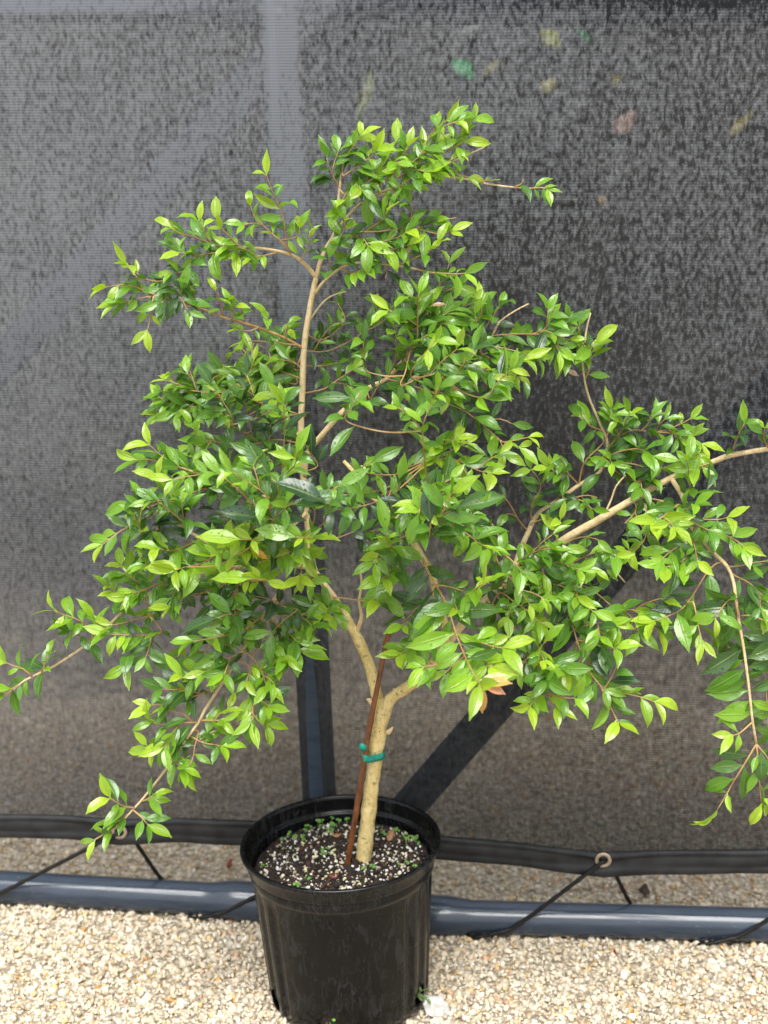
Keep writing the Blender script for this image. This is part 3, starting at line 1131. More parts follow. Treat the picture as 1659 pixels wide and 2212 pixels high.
# weeds growing out of two drainage holes
for (ang, nl, big, lab) in ((HOLES[1], 8, 0.0062, 'small leafy weed growing out of the drainage hole beside the white rock'),
                            (HOLES[0], 7, 0.0034, 'tiny bright green weed inside the front drainage hole')):
    SV, SF, SC = [], [], []
    base = potp(0.140 * math.sin(ang), -0.140 * math.cos(ang), 0.032)
    out = Vector((math.sin(ang), -math.cos(ang), 0))
    for q in range(nl):
        tip = base + out * rs.uniform(0.004, 0.012 + 1.4 * big) + Vector((rs.uniform(-.010, .012), rs.uniform(-.008, .008), rs.uniform(-0.006, 0.012 + big)))
        V, F = tube([base, (base + tip) / 2 + Vector((0, 0, 0.004)), tip], [0.0007] * 3, 4)
        o = len(SV)
        for v in V: SV.append(tuple(v)); SC.append((0.16, 0.24, 0.06))
        for f in F:
            if len(f) == 4: SF.append((o + f[0], o + f[1], o + f[2])); SF.append((o + f[0], o + f[2], o + f[3]))
        disc_leaf(tip, Vector((out.x * 0.7 + rs.uniform(-.3, .3), out.y * 0.7, 0.6)), big * rs.uniform(0.5, 1.1), (0.13, 0.36, 0.04) if big < 0.005 else (0.15, 0.26, 0.09))
    me = bpy.data.meshes.new('weed'); me.from_pydata(SV, [], SF); me.update()
    me.polygons.foreach_set('use_smooth', [True] * len(me.polygons)); me.materials.append(M_BITS)
    col_attr(me, 'bit', np.array(SC))
    o = bpy.data.objects.new('weed', me); COL.objects.link(o)
    tag(o, lab, 'weed')

# dry leaf scraps lying on the soil and the gravel
for (x, y, w, h, c, lab) in ((-0.012, 0.088, 0.020, 0.010, (0.42, 0.19, 0.09), 'orange-brown curled dry leaf on the soil behind the stake'),
                             (0.090, 0.082, 0.034, 0.018, (0.46, 0.24, 0.13), 'pale brown dry leaf among seedlings at the back of the pot'),
                             (-0.012, -0.068, 0.022, 0.015, (0.16, 0.045, 0.03), 'dark red dry leaf scrap on the soil in front of the stake')):
    p = potp(x, y, soil_z(x, y) + 0.003)
    V, F = flake(p, w, h, (0.1, -0.35, 1), x * 40, c, rs)
    o = mesh_obj('dry_leaf', V, F, mat_simple('dry_leaf', c, 0.6, tuple(q * 0.6 for q in c), 120), origin=tuple(p))
    tag(o, lab, 'dry leaf')
for (px, py, w, h, c, lab) in ((495, 1868, 0.030, 0.012, (0.28, 0.045, 0.012), 'rust red fallen leaf on the gravel behind the bottom pipe'),
                               (1392, 1925, 0.036, 0.026, (0.06, 0.03, 0.018), 'dark brown dead leaf on the gravel behind the bottom pipe'),
                               (1327, 2058, 0.013, 0.008, (0.25, 0.02, 0.01), 'tiny red scrap on the open gravel')):
    p = zplane(px, py, 0.010)
    V, F = flake(p, w, h, (0.1, -0.3, 1), 0.6, c, rs)
    o = mesh_obj('fallen_leaf', V, F, mat_simple('fallen_leaf', c, 0.5, tuple(q * 0.6 for q in c), 120), origin=tuple(p))
    tag(o, lab, 'fallen leaf')

# white rock
rk = zplane(944, 2174, 0.016)
V0, F0 = ico(4)
r_ = np.random.default_rng(3)
v = V0.copy()
for j in range(16):
    d = r_.normal(size=3); d /= np.linalg.norm(d)
    v = v - np.outer(np.maximum(v @ d - r_.uniform(0.45, 0.72), 0), d)
v = np.array([q * (1 + 0.12 * mnoise.noise(Vector(q * 3.0)) + 0.07 * mnoise.noise(Vector(q * 8.0)) + 0.03 * mnoise.noise(Vector(q * 20.0))) for q in v])
v = v * np.array([0.029, 0.025, 0.030]) + np.array(rk)
o = mesh_obj('white_rock', v, [tuple(f) for f in F0], M_ROCK, origin=(rk.x, rk.y, 0.0))
tag(o, 'chunk of white limestone on the gravel against the pot', 'rock')

# ------------------------------------------------------------------ the tree
rnd = random.Random(77)
nrg = np.random.default_rng(77)
tree_loc = at(785, 1862, Y0)
tree = empty('leafy_tree', tree_loc)
tag(tree, 'wet small-leaved tree with pale forked trunk growing in the black pot', 'tree')

LIMB_S = []            # sample points of all wood: x y z


def px_path(pts):
    return [tuple(at(x, y, Y0 + d)) for (x, y, d) in pts]


def wood(name, pts, radii, mat, sides=12, lump=0.10, step=0.008, reg=True):
    """pts (x,y,depth) traced; radii in mm at each point"""
    P = [tuple(at(x, y, Y0 + d)) + (r * 0.001,) for (x, y, d), r in zip(pts, radii)]
    S = spline(P, step)
    V, F = tube(S[:, :3], S[:, 3], sides, True, lump)
    o = mesh_obj(name, V, F, mat, tree, tuple(S[0, :3]))
    if reg:
        for p in S[::2]: LIMB_S.append((p[0], p[1], p[2]))
    return o


def lin(a, b, n):
    return [a + (b - a) * i / (n - 1) for i in range(n)]


TRUNK = [(784, 1885, 0), (786, 1855, 0), (791, 1800, 0), (800, 1720, 0), (811, 1630, 0), (819, 1570, 0), (827, 1530, 0), (829, 1510, 0)]
trunk = wood('trunk', TRUNK, [15.5, 14.5, 13.8, 13.2, 13.4, 14.2, 14.5, 10], M_TRUNK, 20, 0.2)
# knobs and cut stubs on the trunk
stubs = [[(838, 1583, -.010), (844, 1577, -.012), (848, 1571, -.013)], [(836, 1512, -.005), (848, 1495, -.01), (851, 1487, -.012)],
         [(806, 1520, 0.0), (797, 1512, 0.0), (792, 1511, 0.0)]]
for s in stubs:
    wood('branch_stub', s, [5.5, 3.4, 1.8], M_LIMB, 8, 0.5, 0.003, False)
L1 = [(824, 1550, .002), (813, 1498, .008), (804, 1458, .012), (791, 1418, .015), (770, 1374, .02), (757, 1351, .022), (742, 1326, .024)]
wood('branch', L1, [11, 10.5, 10, 9.6, 9.0, 9.0, 8.2], M_TRUNK, 16, 0.14)
L1b = [(762, 1358, .024), (748, 1332, .03), (722, 1292, .035), (700, 1262, .04), (677, 1225, .05), (666, 1150, .06), (657, 1050, .06), (650, 945, .06), (653, 850, .06),
       (657, 752, .055), (666, 685, .05), (676, 630, .05), (684, 594, .05)]
wood('branch', L1b, [6, 6.2, 6, 6, 6, 5.8, 5.6, 5.5, 5.3, 5.1, 4.8, 4.6, 4.2], M_LIMB, 14, 0.10)
wood('branch', [(768, 1372, .02), (778, 1345, .015), (781, 1328, .01), (776, 1300, .0), (781, 1260, -.01), (778, 1232, -.02)], [4.5, 4, 3, 2.2, 2, 1.6], M_LIMB, 10, 0.15)
LR = [(829, 1538, -.002), (846, 1508, -.012), (880, 1485, -.03), (912, 1460, -.05), (938, 1430, -.07), (958, 1395, -.08), (964, 1362, -.08), (946, 1297, -.08),
      (931, 1235, -.08), (913, 1206, -.07), (884, 1155, -.06), (868, 1126, -.05), (836, 1098, -.03), (800, 1069, 0), (767, 1022, .02), (742, 996, .03)]
wood('branch', LR, [12, 10.5, 9.6, 9.2, 8.8, 8.2, 7.6, 6.8, 6.4, 6.2, 6, 5.6, 5, 4.2, 3.6, 3], M_TRUNK, 16, 0.13)
LC = [(657, 1030, .06), (662, 985, .055), (674, 965, .05), (691, 945, .04), (716, 916, .03), (738, 891, .02), (767, 865, .02), (800, 836, .02), (836, 818, .02),
      (869, 780, .02), (905, 740, .03)]
wood('branch', LC, [5.5, 5.2, 5, 5, 5, 4.8, 4.6, 4.2, 3.6, 2.8, 2.0], M_LIMB, 12)
LRR = [(952, 1408, -.08), (1020, 1325, -.05), (1110, 1246, -.02), (1212, 1170, 0), (1300, 1119, .0), (1368, 1078, 0), (1453, 1031, 0), (1541, 997, -.02), (1581, 983, -.02),
       (1680, 968, -.02), (1780, 968, -.03)]
wood('branch', LRR, [8, 7.6, 7.2, 7, 6.8, 5.8, 5.2, 4.6, 4.4, 3.8, 2.5], M_LIMB, 14)
LH = [(1105, 1250, -.02), (1120, 1200, .02), (1141, 1149, .03), (1161, 1112, .05), (1199, 1085, .06), (1250, 1048, .07), (1297, 1017, .08), (1312, 960, .08), (1297, 917, .08),
      (1273, 861, .08), (1263, 821, .08), (1258, 777, .07), (1263, 746, .06)]
wood('branch', LH, [5, 4.8, 4.6, 4.4, 4, 3.4, 3, 2.4, 2.2, 2, 1.8, 1.7, 1.5], M_LIMB, 10)
LD = [(1450, 1033, 0), (1478, 1080, -.05), (1490, 1132, -.08), (1510, 1159, -.1), (1537, 1190, -.12), (1571, 1224, -.14), (1585, 1260, -.16), (1590, 1300, -.18),
      (1597, 1345, -.2), (1608, 1410, -.22), (1619, 1495, -.24), (1625, 1552, -.25), (1634, 1607, -.25)]
wood('branch', LD, [4.4, 4.2, 4, 3.8, 3.4, 3, 2.8, 2.6, 2.4, 2.2, 2.0, 1.9, 1.8], M_LIMB, 10)
LE = [(680, 1228, .05), (600, 1218, 0), (509, 1226, -.04), (400, 1250, -.06), (330, 1280, -.07), (291, 1298, -.07), (233, 1352, -.08), (182, 1396, -.08), (138, 1425, -.09),
      (109, 1443, -.09), (55, 1469, -.1), (22, 1494, -.1), (-25, 1515, -.1)]
wood('branch', LE, [4.6, 4.2, 3.8, 3.4, 3, 2.8, 2.4, 2.2, 2, 1.8, 1.6, 1.4, 1.2], M_LIMB, 10)
LE2 = [(684, 1236, .05), (620, 1262, -.05), (570, 1330, -.1), (520, 1410, -.13), (484, 1469, -.15), (444, 1531, -.17), (429, 1560, -.18), (400, 1600, -.19), (364, 1654, -.2),
       (316, 1716, -.2), (287, 1749, -.21), (251, 1785, -.22), (204, 1814, -.22)]
wood('branch', LE2, [4.4, 4, 3.6, 3.2, 2.8, 2.6, 2.4, 2.2, 2, 1.8, 1.6, 1.3, 1.0], M_LIMB, 10)
LD8 = [(660, 1110, .055), (560, 1190, -.05), (473, 1190, -.08), (433, 1164, -.1), (357, 1117, -.1), (328, 1106, -.1)]
wood('branch', LD8, [4, 3.6, 3.2, 3, 2.2, 1.8], M_LIMB, 10)
LD4 = [(656, 1050, .06), (580, 1072, 0), (517, 1062, -.02), (444, 1030, -.04), (393, 1011, -.05), (324, 993, -.05)]
wood('branch', LD4, [3.8, 3.2, 2.6, 2.2, 1.8, 1.4], M_LIMB, 10)
LB = [(650, 945, .06), (600, 900, .1), (546, 862, .13), (510, 855, .15), (448, 848, .155), (386, 830, .16), (361, 822, .16)]
wood('branch', LB, [3.6, 3, 2.4, 2, 1.8, 1.4, 1.0], M_LIMB, 10)
# upper crown wood
U1 = [(684, 600, .05), (660, 572, .045), (637, 554, .04), (604, 543, .03), (555, 536, .02), (495, 536, .01), (440, 552, .0), (409, 566, 0), (370, 599, -.01), (343, 619, -.02)]
wood('branch', U1, [4, 3.6, 3.2, 2.6, 2.4, 2.2, 2, 1.8, 1.5, 1.2], M_LIMB, 10)
U2 = [(684, 600, .05), (691, 567, .05), (706, 534, .05), (724, 501, .045), (730, 447, .04), (735, 396, .04), (746, 345, .04), (757, 327, .04), (775, 296, .03)]
wood('branch', U2, [4.2, 4, 3.8, 3.2, 2.6, 2.2, 1.8, 1.5, 1.0], M_LIMB, 10)
U3 = [(724, 501, .045), (767, 450, .02), (804, 428, .01), (855, 410, 0), (895, 396, 0), (927, 388, 0), (960, 381, 0), (1008, 387, 0), (1048, 396, 0), (1095, 403, 0), (1146, 407, 0), (1170, 405, 0)]
wood('branch', U3, [2.8, 2.6, 2.4, 2.2, 2, 1.8, 1.7, 1.6, 1.5, 1.4, 1.2, 1.0], M_LIMB, 8)
U4 = [(655, 752, .055), (601, 724, .03), (528, 698, 0), (482, 685, -.01), (439, 668, -.02), (403, 658, -.03), (363, 648, -.03), (323, 632, -.04)]
wood('branch', U4, [2.6, 2.4, 2.2, 2, 1.8, 1.6, 1.4, 1.2], M_TWIG, 8)
U5 = [(679, 636, .05), (700, 608, .03), (735, 580, .02), (778, 567, .0), (858, 574, -.02), (898, 581, -.03), (935, 589, -.03), (986, 592, -.03)]
wood('branch', U5, [2.8, 2.4, 2.2, 2, 1.8, 1.6, 1.4, 1.1], M_LIMB, 8)
# bare twig ends
for s in ([(664, 700, .06), (690, 662, .08), (715, 640, .1), (748, 630, .11)], [(925, 388, .0), (960, 358, .005), (1005, 337, .01), (1048, 317, .01)],
          [(1062, 727, .035), (1080, 695, .045), (1110, 673, .05), (1142, 656, .05)], [(1263, 740, .06), (1268, 705, .07), (1276, 676, .08)],
          [(1302, 1118, 0), (1320, 1080, .01), (1331, 1050, .01), (1351, 1027, .02)], [(1388, 1120, -.02), (1405, 1159, -.03), (1420, 1203, -.04)],
          [(1300, 1205, -.05), (1330, 1235, -.06), (1350, 1258, -.06)], [(1040, 1112, .0), (1065, 1135, .0), (1080, 1165, .0), (1110, 1240, -.02)]):
    wood('twig', s, lin(2.0, 1.1, len(s)), M_LIMB, 7, 0.15, reg=False)

LIMB = np.array(LIMB_S)

# ---- leaves
LEAVES = []      # dicts: verts, uv, col, owner
NU, NV = 9, 4
CAMN = np.array(CAMP)


def leaf_grid(base, d, n, L, W, bend, fold, twist, wav):
    """blade with pointed tip; returns (NU+1)*(NV+1) points and uv"""
    d = d / np.linalg.norm(d)
    n = n - d * np.dot(n, d); n /= np.linalg.norm(n) + 1e-9
    s = np.cross(d, n)
    pts, uv = [], []
    pet = 0.09 * L
    pos = np.array(base, float)
    step = (L + pet) / NU
    ang = 0.0
    cur_d, cur_n = d.copy(), n.copy()
    for i in range(NU + 1):
        t = (i * step - pet) / L
        if i > 0:
            a = -bend / NU * (0.6 + 1.2 * i / NU)
            c, sn = math.cos(a), math.sin(a)
            cur_d, cur_n = cur_d * c + cur_n * sn, cur_n * c - cur_d * sn
            tw = twist / NU
            s2 = s * math.cos(tw) + cur_n * math.sin(tw)
            cur_n = cur_n * math.cos(tw) - s * math.sin(tw)
            s = s2
            pos = pos + cur_d * step
        tt = max(0.0, min(1.0, t))
        w = W * 0.5 * (math.sin(math.pi * tt ** 0.86) ** 0.82) * (1 - 0.10 * tt)
        if tt > 0.80: w = min(w, W * 0.5 * (1 - tt) * 1.9 + 0.0002)
        w = max(w, 0.0006)
        for j in range(NV + 1):
            v = -1 + 2 * j / NV
            z = fold * abs(v) * w + wav * math.sin(i * 1.7 + (3 if v > 0 else 0)) * abs(v) * w
            pts.append(pos + s * (v * w) + cur_n * z)
            uv.append((tt, v))
    return np.array(pts), np.array(uv)


LF = []
for i in range(NU):
    for j in range(NV):
        a = i * (NV + 1) + j
        LF.append((a, a + NV + 1, a + NV + 2, a + 1))
LF = np.array(LF)

C_DARK = np.array((0.026, 0.076, 0.028)); C_MID = np.array((0.100, 0.255, 0.020)); C_LITE = np.array((0.23, 0.43, 0.022))
C_YOUNG = np.array((0.36, 0.52, 0.030)); C_RED = np.array((0.60, 0.26, 0.10))


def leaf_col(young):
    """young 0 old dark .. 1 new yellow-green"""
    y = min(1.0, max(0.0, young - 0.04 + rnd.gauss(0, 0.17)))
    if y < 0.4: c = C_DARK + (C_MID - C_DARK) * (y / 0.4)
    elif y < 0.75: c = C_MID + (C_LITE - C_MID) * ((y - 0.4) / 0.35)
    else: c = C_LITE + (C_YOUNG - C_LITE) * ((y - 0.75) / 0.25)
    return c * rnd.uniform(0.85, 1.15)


THIN = [(1190, 860, 55), (1195, 935, 40), (1110, 890, 30), (1105, 1070, 28), (1060, 1100, 20), (1235, 1152, 20), (1265, 1137, 20), (1295, 1121, 20), (1325, 1104, 20), (1350, 1090, 16),
        (1290, 1165, 18), (1330, 1150, 28), (1300, 1060, 22), (722, 1240, 24), (775, 1290, 28), (690, 1275, 18), (650, 920, 17), (651, 880, 17), (653, 840, 17), (656, 795, 17), (657, 755, 14), (664, 700, 18),
        (672, 650, 18), (716, 916, 13), (740, 890, 12), (693, 943, 12), (790, 845, 12), (560, 735, 30), (460, 745, 45), (510, 762, 24), (780, 640, 34), (850, 625, 24), (560, 620, 36), (600, 660, 24),
        (500, 600, 26), (700, 1450, 55), (640, 1470, 40), (880, 1470, 25), (1110, 955, 14), (960, 460, 10), (1000, 440, 40), (470, 1095, 20), (1440, 1050, 12), (1400, 1300, 20), (1350, 1270, 16), (1130, 1110, 10)]


def thinned(p):
    q = Vector(p) - CAMP
    z = q.dot(FWD)
    x, y = IW / 2 + FPX * q.dot(RGT) / z, IH / 2 - FPX * q.dot(UPV) / z
    return any((x - a) ** 2 + (y - b) ** 2 < r * r for a, b, r in THIN)


def add_leaf(base, d, n, L, young, owner, col=None, bend=None, wide=None):
    e = np.array(base, float) + np.array(d, float) / np.linalg.norm(d) * L * 0.55
    if col is None and (thinned(e) or thinned(base)) and rnd.random() < 0.85: return
    W = L * (wide or rnd.uniform(0.34, 0.46))
    bend = rnd.uniform(-0.1, 1.1) if bend is None else bend
    pts, uv = leaf_grid(base, np.array(d, float), np.array(n, float), L, W, bend, rnd.uniform(0.08, 0.55), rnd.gauss(0, 0.32), rnd.uniform(0.0, 0.16))
    uv = uv + np.array([rnd.randint(0, 50) * 1.0, 0.0])
    c = leaf_col(young) if col is None else np.array(col)
    LEAVES.append(dict(v=pts, uv=uv, c=c, owner=owner))


def unit(v):
    v = np.array(v, float)
    return v / (np.linalg.norm(v) + 1e-9)


N0 = unit((0, -0.62, 0.78))


def leafy(S, owner, L, sp, t0, young0, young1, tip=True, planar=0.8, a0=50, size_tip=0.75, N0=N0):
    """opposite leaf pairs along path S"""
    seg = np.linalg.norm(np.diff(S, axis=0), axis=1)
    acc = np.concatenate([[0], np.cumsum(seg)])
    tot = acc[-1]
    x = tot * t0 + rnd.uniform(0, sp * 0.5)
    k = rnd.randint(0, 1)
    while x < tot - 0.3 * sp or (x <= tot and False):
        i = min(len(S) - 2, int(np.searchsorted(acc, x) - 1)); i = max(i, 0)
        f = (x - acc[i]) / (seg[i] + 1e-9)
        p = S[i] * (1 - f) + S[i + 1] * f
        t = unit(S[i + 1] - S[i])
        q = x / tot
        n = unit(N0 + np.array([rnd.gauss(0, .28), rnd.gauss(0, .28), rnd.gauss(0, .28)]))
        s = np.cross(t, n)
        if np.linalg.norm(s) < 0.15: s = np.cross(t, np.array([0.3, 0.2, 1.0]))
        s = unit(s)
        if k % 2 == 1 and rnd.random() > planar:
            s = unit(np.cross(t, s))
        k += 1
        for sg in (-1, 1):
            if rnd.random() < 0.10: continue
            a = R(a0 + rnd.gauss(0, 13))
            d = t * math.cos(a) + s * sg * math.sin(a) + np.array([rnd.gauss(0, .12), rnd.gauss(0, .12), rnd.gauss(0, .12) - 0.02])
            nn = unit(N0 * 1.0 + np.array([rnd.gauss(0, .42), rnd.gauss(0, .36), rnd.gauss(0, .36)]) - 0.25 * sg * s)
            l = L * (1.0 + (size_tip - 1.0) * max(0.0, (q - 0.6) / 0.4)) * 0.86 * math.exp(max(-0.6, min(0.32, rnd.gauss(0, 0.25))))
            add_leaf(p + d * 0.001, d, nn, l, young0 + (young1 - young0) * q ** 1.6, owner)
        x += sp * rnd.uniform(0.66, 1.22)
    if tip:
        t = unit(S[-1] - S[-2])
        n = unit(N0 + np.array([rnd.gauss(0, .25), rnd.gauss(0, .25), rnd.gauss(0, .25)]))
        s = unit(np.cross(t, n) + 1e-6)
        for sg in (-1, 1):
            a = R(rnd.uniform(18, 40))
            d = t * math.cos(a) + s * sg * math.sin(a)
            add_leaf(S[-1], d, unit(n - 0.3 * sg * s), L * rnd.uniform(0.65, 1.05), young1 + 0.1, owner)


TWIGS = []


def make_twig(S, r0, r1, name='twig', mat=None):
    n = len(S)
    rad = [(r0 + (r1 - r0) * i / (n - 1)) * 0.001 for i in range(n)]
    V, F = tube(S, rad, 6, True)
    o = mesh_obj(name, V, F, mat or M_TWIG, tree, tuple(S[0]))
    TWIGS.append(o)
    return o


def connect(P, maxd=0.16):
    """prefix a path with its nearest point of wood"""
    d = np.linalg.norm(LIMB - P[0], axis=1)
    i = int(np.argmin(d))
    if d[i] > 0.008:
        w = LIMB[i]
        mid = (w + P[0]) / 2 + np.array([0, 0, -0.08 * d[i]])
        return np.vstack([w, mid, P]) if d[i] > 0.03 else np.vstack([w, P])
    return P


def shoot(pts, d0, d1, L=40, sp=19, t0=0.08, y0=0.35, y1=0.85, sub=0.30, r=1.6, tip=True, planar=0.8, link=True, sublen=0.05, size_tip=0.8, a0=50, N0=N0):
    n = len(pts)
    P = np.array([tuple(at(x, y, Y0 + d0 + (d1 - d0) * i / max(1, n - 1))) for i, (x, y) in enumerate(pts)])
    n0 = 0
    if link:
        Q = connect(P); n0 = len(Q) - len(P)
    else: Q = P
    S = spline([tuple(p) for p in Q], 0.008)
    o = make_twig(S, r, 0.7)
    global LIMB
    LIMB = np.vstack([LIMB, S[2:int(len(S) * 0.8):2]])
    seg = np.linalg.norm(np.diff(S, axis=0), axis=1); tot = seg.sum()
    lead = 0.0
    if n0:
        lead = np.linalg.norm(np.diff(Q[:n0 + 1], axis=0), axis=1).sum() / tot
    tt = min(0.85, lead * 0.8 + t0 * (1 - lead))
    leafy(S, o, L * 0.001, sp * 0.001, tt, y0, y1, tip, planar, a0, size_tip, N0)
    # short side twigs
    acc = np.concatenate([[0], np.cumsum(seg)])
    x = tot * tt + 0.01
    while x < tot * 0.9 and sub > 0:
        if rnd.random() < sub * 0.46:
            i = max(0, int(np.searchsorted(acc, x) - 1)); i = min(i, len(S) - 2)
            t = unit(S[i + 1] - S[i]); p = S[i]
            s = unit(np.cross(t, N0)) * rnd.choice((-1, 1))
            d = unit(t * 0.6 + s * rnd.uniform(0.5, 1.0) + np.array([0, rnd.uniform(-0.5, 0.1), rnd.uniform(-0.1, 0.35)]))
            l = sublen * rnd.uniform(0.5, 1.2)
            T = np.array([p, p + d * l * 0.5 + np.array([0, 0, 0.003]), p + d * l])
            TS = spline([tuple(q) for q in T], 0.008)
            V, F = tube(TS, [0.0009] * len(TS), 5)
            SUBW.append((o, V, F))
            leafy(TS, o, L * 0.00092, sp * 0.00095, 0.3, y0 + 0.05, y1, True, planar)
        x += sp * 0.001 * 1.1
    return o


SUBW = []
# ---------------- traced leafy shoots: points in the picture plane, depth at both ends
# upper left arm
shoot([(637, 556), (621, 539), (611, 466), (588, 412), (576, 380)], .04, .0, 40, 20, .28, .4, .8, .35)
shoot([(628, 545), (604, 519), (578, 496), (550, 468), (542, 446)], .03, 0, 38, 19, .2, .4, .85, .3)
shoot([(604, 520), (640, 512), (650, 492)], .03, .0, 34, 17, .2, .5, .85, .2)
shoot([(655, 555), (664, 530), (672, 505)], .03, .02, 32, 16, .1, .45, .8, .2)
shoot([(555, 536), (495, 536), (456, 523), (439, 496), (430, 478)], .02, -.02, 40, 18, .1, .4, .85, .4)
shoot([(520, 536), (500, 515), (478, 492), (470, 478)], .0, -.02, 38, 18, .1, .45, .8, .2)
shoot([(456, 527), (420, 512), (392, 505), (372, 494)], .0, -.03, 42, 19, .1, .45, .95, .25)
shoot([(495, 540), (450, 548), (420, 552), (390, 545)], .0, -.03, 40, 18, .1, .4, .8, .3)
shoot([(600, 545), (570, 552), (545, 555)], .03, 0, 40, 17, .2, .5, .8, .1)
shoot([(370, 599), (345, 608), (313, 602), (290, 586), (274, 572)], -.01, -.04, 42, 19, .05, .35, .95, .35)
shoot([(343, 619), (323, 632), (294, 620), (262, 615), (232, 620)], -.02, -.05, 44, 20, .05, .3, 1.0, .3)
shoot([(363, 648), (330, 640), (290, 648), (260, 655)], -.03, -.05, 38, 18, .1, .25, .9, .2)
shoot([(409, 566), (400, 585), (375, 590)], -.01, -.04, 40, 17, .1, .2, .5, .2)
shoot([(400, 575), (380, 610), (362, 640), (348, 655)], -.01, -.05, 42, 16, .1, .05, .35, .3)
shoot([(332, 640), (327, 668), (322, 700), (318, 712)], -.04, -.05, 36, 22, .5, .6, .95, 0)
shoot([(403, 658), (395, 640), (385, 625)], -.03, -.05, 44, 16, .1, .05, .3, .2)
shoot([(425, 664), (420, 640), (410, 618)], -.02, -.04, 36, 17, .2, .3, .6, .1)
shoot([(482, 684), (478, 660), (470, 640), (465, 628)], -.01, -.03, 36, 17, .2, .5, .9, .1)
shoot([(500, 690), (505, 672), (500, 655)], -.01, -.03, 34, 16, .3, .5, .9, .0)
shoot([(528, 698), (525, 680), (522, 662)], 0, -.02, 36, 18, .4, .5, .8, .0)
shoot([(578, 715), (580, 700), (578, 685)], .02, .0, 44, 18, .5, .4, .75, .0)
shoot([(618, 730), (622, 712), (620, 700)], .03, .0, 46, 18, .5, .5, .85, .0)
shoot([(560, 706), (540, 715), (520, 712)], .01, .0, 30, 15, .2, .5, .8, .0)
shoot([(640, 745), (610, 742), (590, 735)], .04, .03, 30, 15, .2, .5, .7, .0)
# upper middle
shoot([(735, 396), (746, 345), (757, 325), (778, 295)], .04, .02, 40, 16, .1, .3, .95, .35)
shoot([(735, 410), (722, 385), (712, 362), (705, 340)], .04, .02, 42, 15, .15, .12, .45, .3)
shoot([(742, 380), (770, 360), (800, 340), (812, 325)], .03, .0, 42, 16, .1, .4, .9, .35)
shoot([(750, 420), (790, 385), (830, 362), (862, 345), (880, 318)], .03, -.02, 42, 16, .1, .4, .85, .4)
shoot([(818, 403), (862, 367), (906, 338), (927, 294), (946, 272), (964, 261)], .0, -.02, 44, 19, .1, .45, .9, .35)
shoot([(860, 385), (900, 355), (945, 335), (978, 322), (1000, 306)], .0, -.03, 46, 18, .1, .5, .85, .3)
shoot([(895, 396), (930, 372), (955, 356), (985, 340)], .0, -.03, 42, 17, .1, .45, .85, .3)
shoot([(855, 410), (880, 390), (910, 378), (945, 372)], .0, -.03, 42, 17, .1, .4, .8, .3)
shoot([(770, 448), (800, 425), (850, 405), (890, 398)], .01, -.02, 44, 17, .1, .4, .8, .35)
shoot([(735, 440), (760, 405), (790, 395), (815, 380)], .03, -.01, 40, 15, .1, .35, .75, .35)
shoot([(960, 381), (985, 375), (1010, 383)], 0, -.01, 36, 20, .2, .6, .85, .0)
shoot([(1040, 395), (1052, 388), (1060, 386)], 0, 0, 26, 20, .3, .8, .9, 0, tip=False)
shoot([(1110, 404), (1125, 398), (1130, 388)], 0, -.01, 42, 16, .3, .5, .6, 0, tip=False)
shoot([(1146, 407), (1168, 405), (1180, 408)], 0, -.01, 34, 14, .1, .5, .85, 0)
shoot([(727, 470), (740, 450), (745, 432)], .04, .0, 40, 17, .2, .45, .85, .2)
shoot([(706, 534), (716, 545), (725, 530), (742, 500), (745, 478)], .04, -.02, 42, 17, .15, .4, .75, .2)
shoot([(706, 534), (775, 507), (818, 480), (838, 455)], .04, -.03, 54, 20, .25, .3, .65, .2)
shoot([(778, 501), (818, 500), (866, 494), (898, 494), (946, 505), (972, 500)], .01, -.03, 42, 19, .1, .4, .9, .35)
shoot([(866, 494), (885, 475), (890, 455), (886, 442)], .0, -.02, 40, 17, .1, .3, .6, .25)
shoot([(898, 494), (930, 480), (960, 475), (985, 470)], .0, -.02, 40, 18, .1, .45, .9, .2)
shoot([(735, 578), (775, 540), (815, 525), (862, 512), (880, 500)], .02, -.04, 46, 19, .1, .35, .75, .3)
shoot([(778, 567), (815, 549), (850, 538), (880, 530)], .0, -.04, 44, 18, .1, .4, .8, .3)
shoot([(858, 574), (890, 560), (930, 540), (945, 525)], -.02, -.05, 42, 18, .1, .4, .8, .25)
shoot([(898, 581), (935, 589), (986, 592), (1003, 590)], -.03, -.05, 44, 20, .05, .4, .95, .2)
shoot([(735, 580), (760, 590), (785, 582)], .02, -.02, 38, 16, .3, .5, .9, .1)
shoot([(830, 572), (836, 590), (832, 600)], -.01, -.03, 42, 16, .2, .1, .3, 0, tip=False)
shoot([(702, 605), (715, 580), (710, 560)], .03, .0, 46, 18, .3, .15, .4, 0)
# back right of the leader
shoot([(905, 740), (920, 690), (935, 640), (960, 600), (970, 570)], .06, .08, 42, 18, .1, .2, .6, .35)
shoot([(930, 690), (955, 655), (985, 640)], .06, .08, 40, 18, .1, .15, .4, .3)
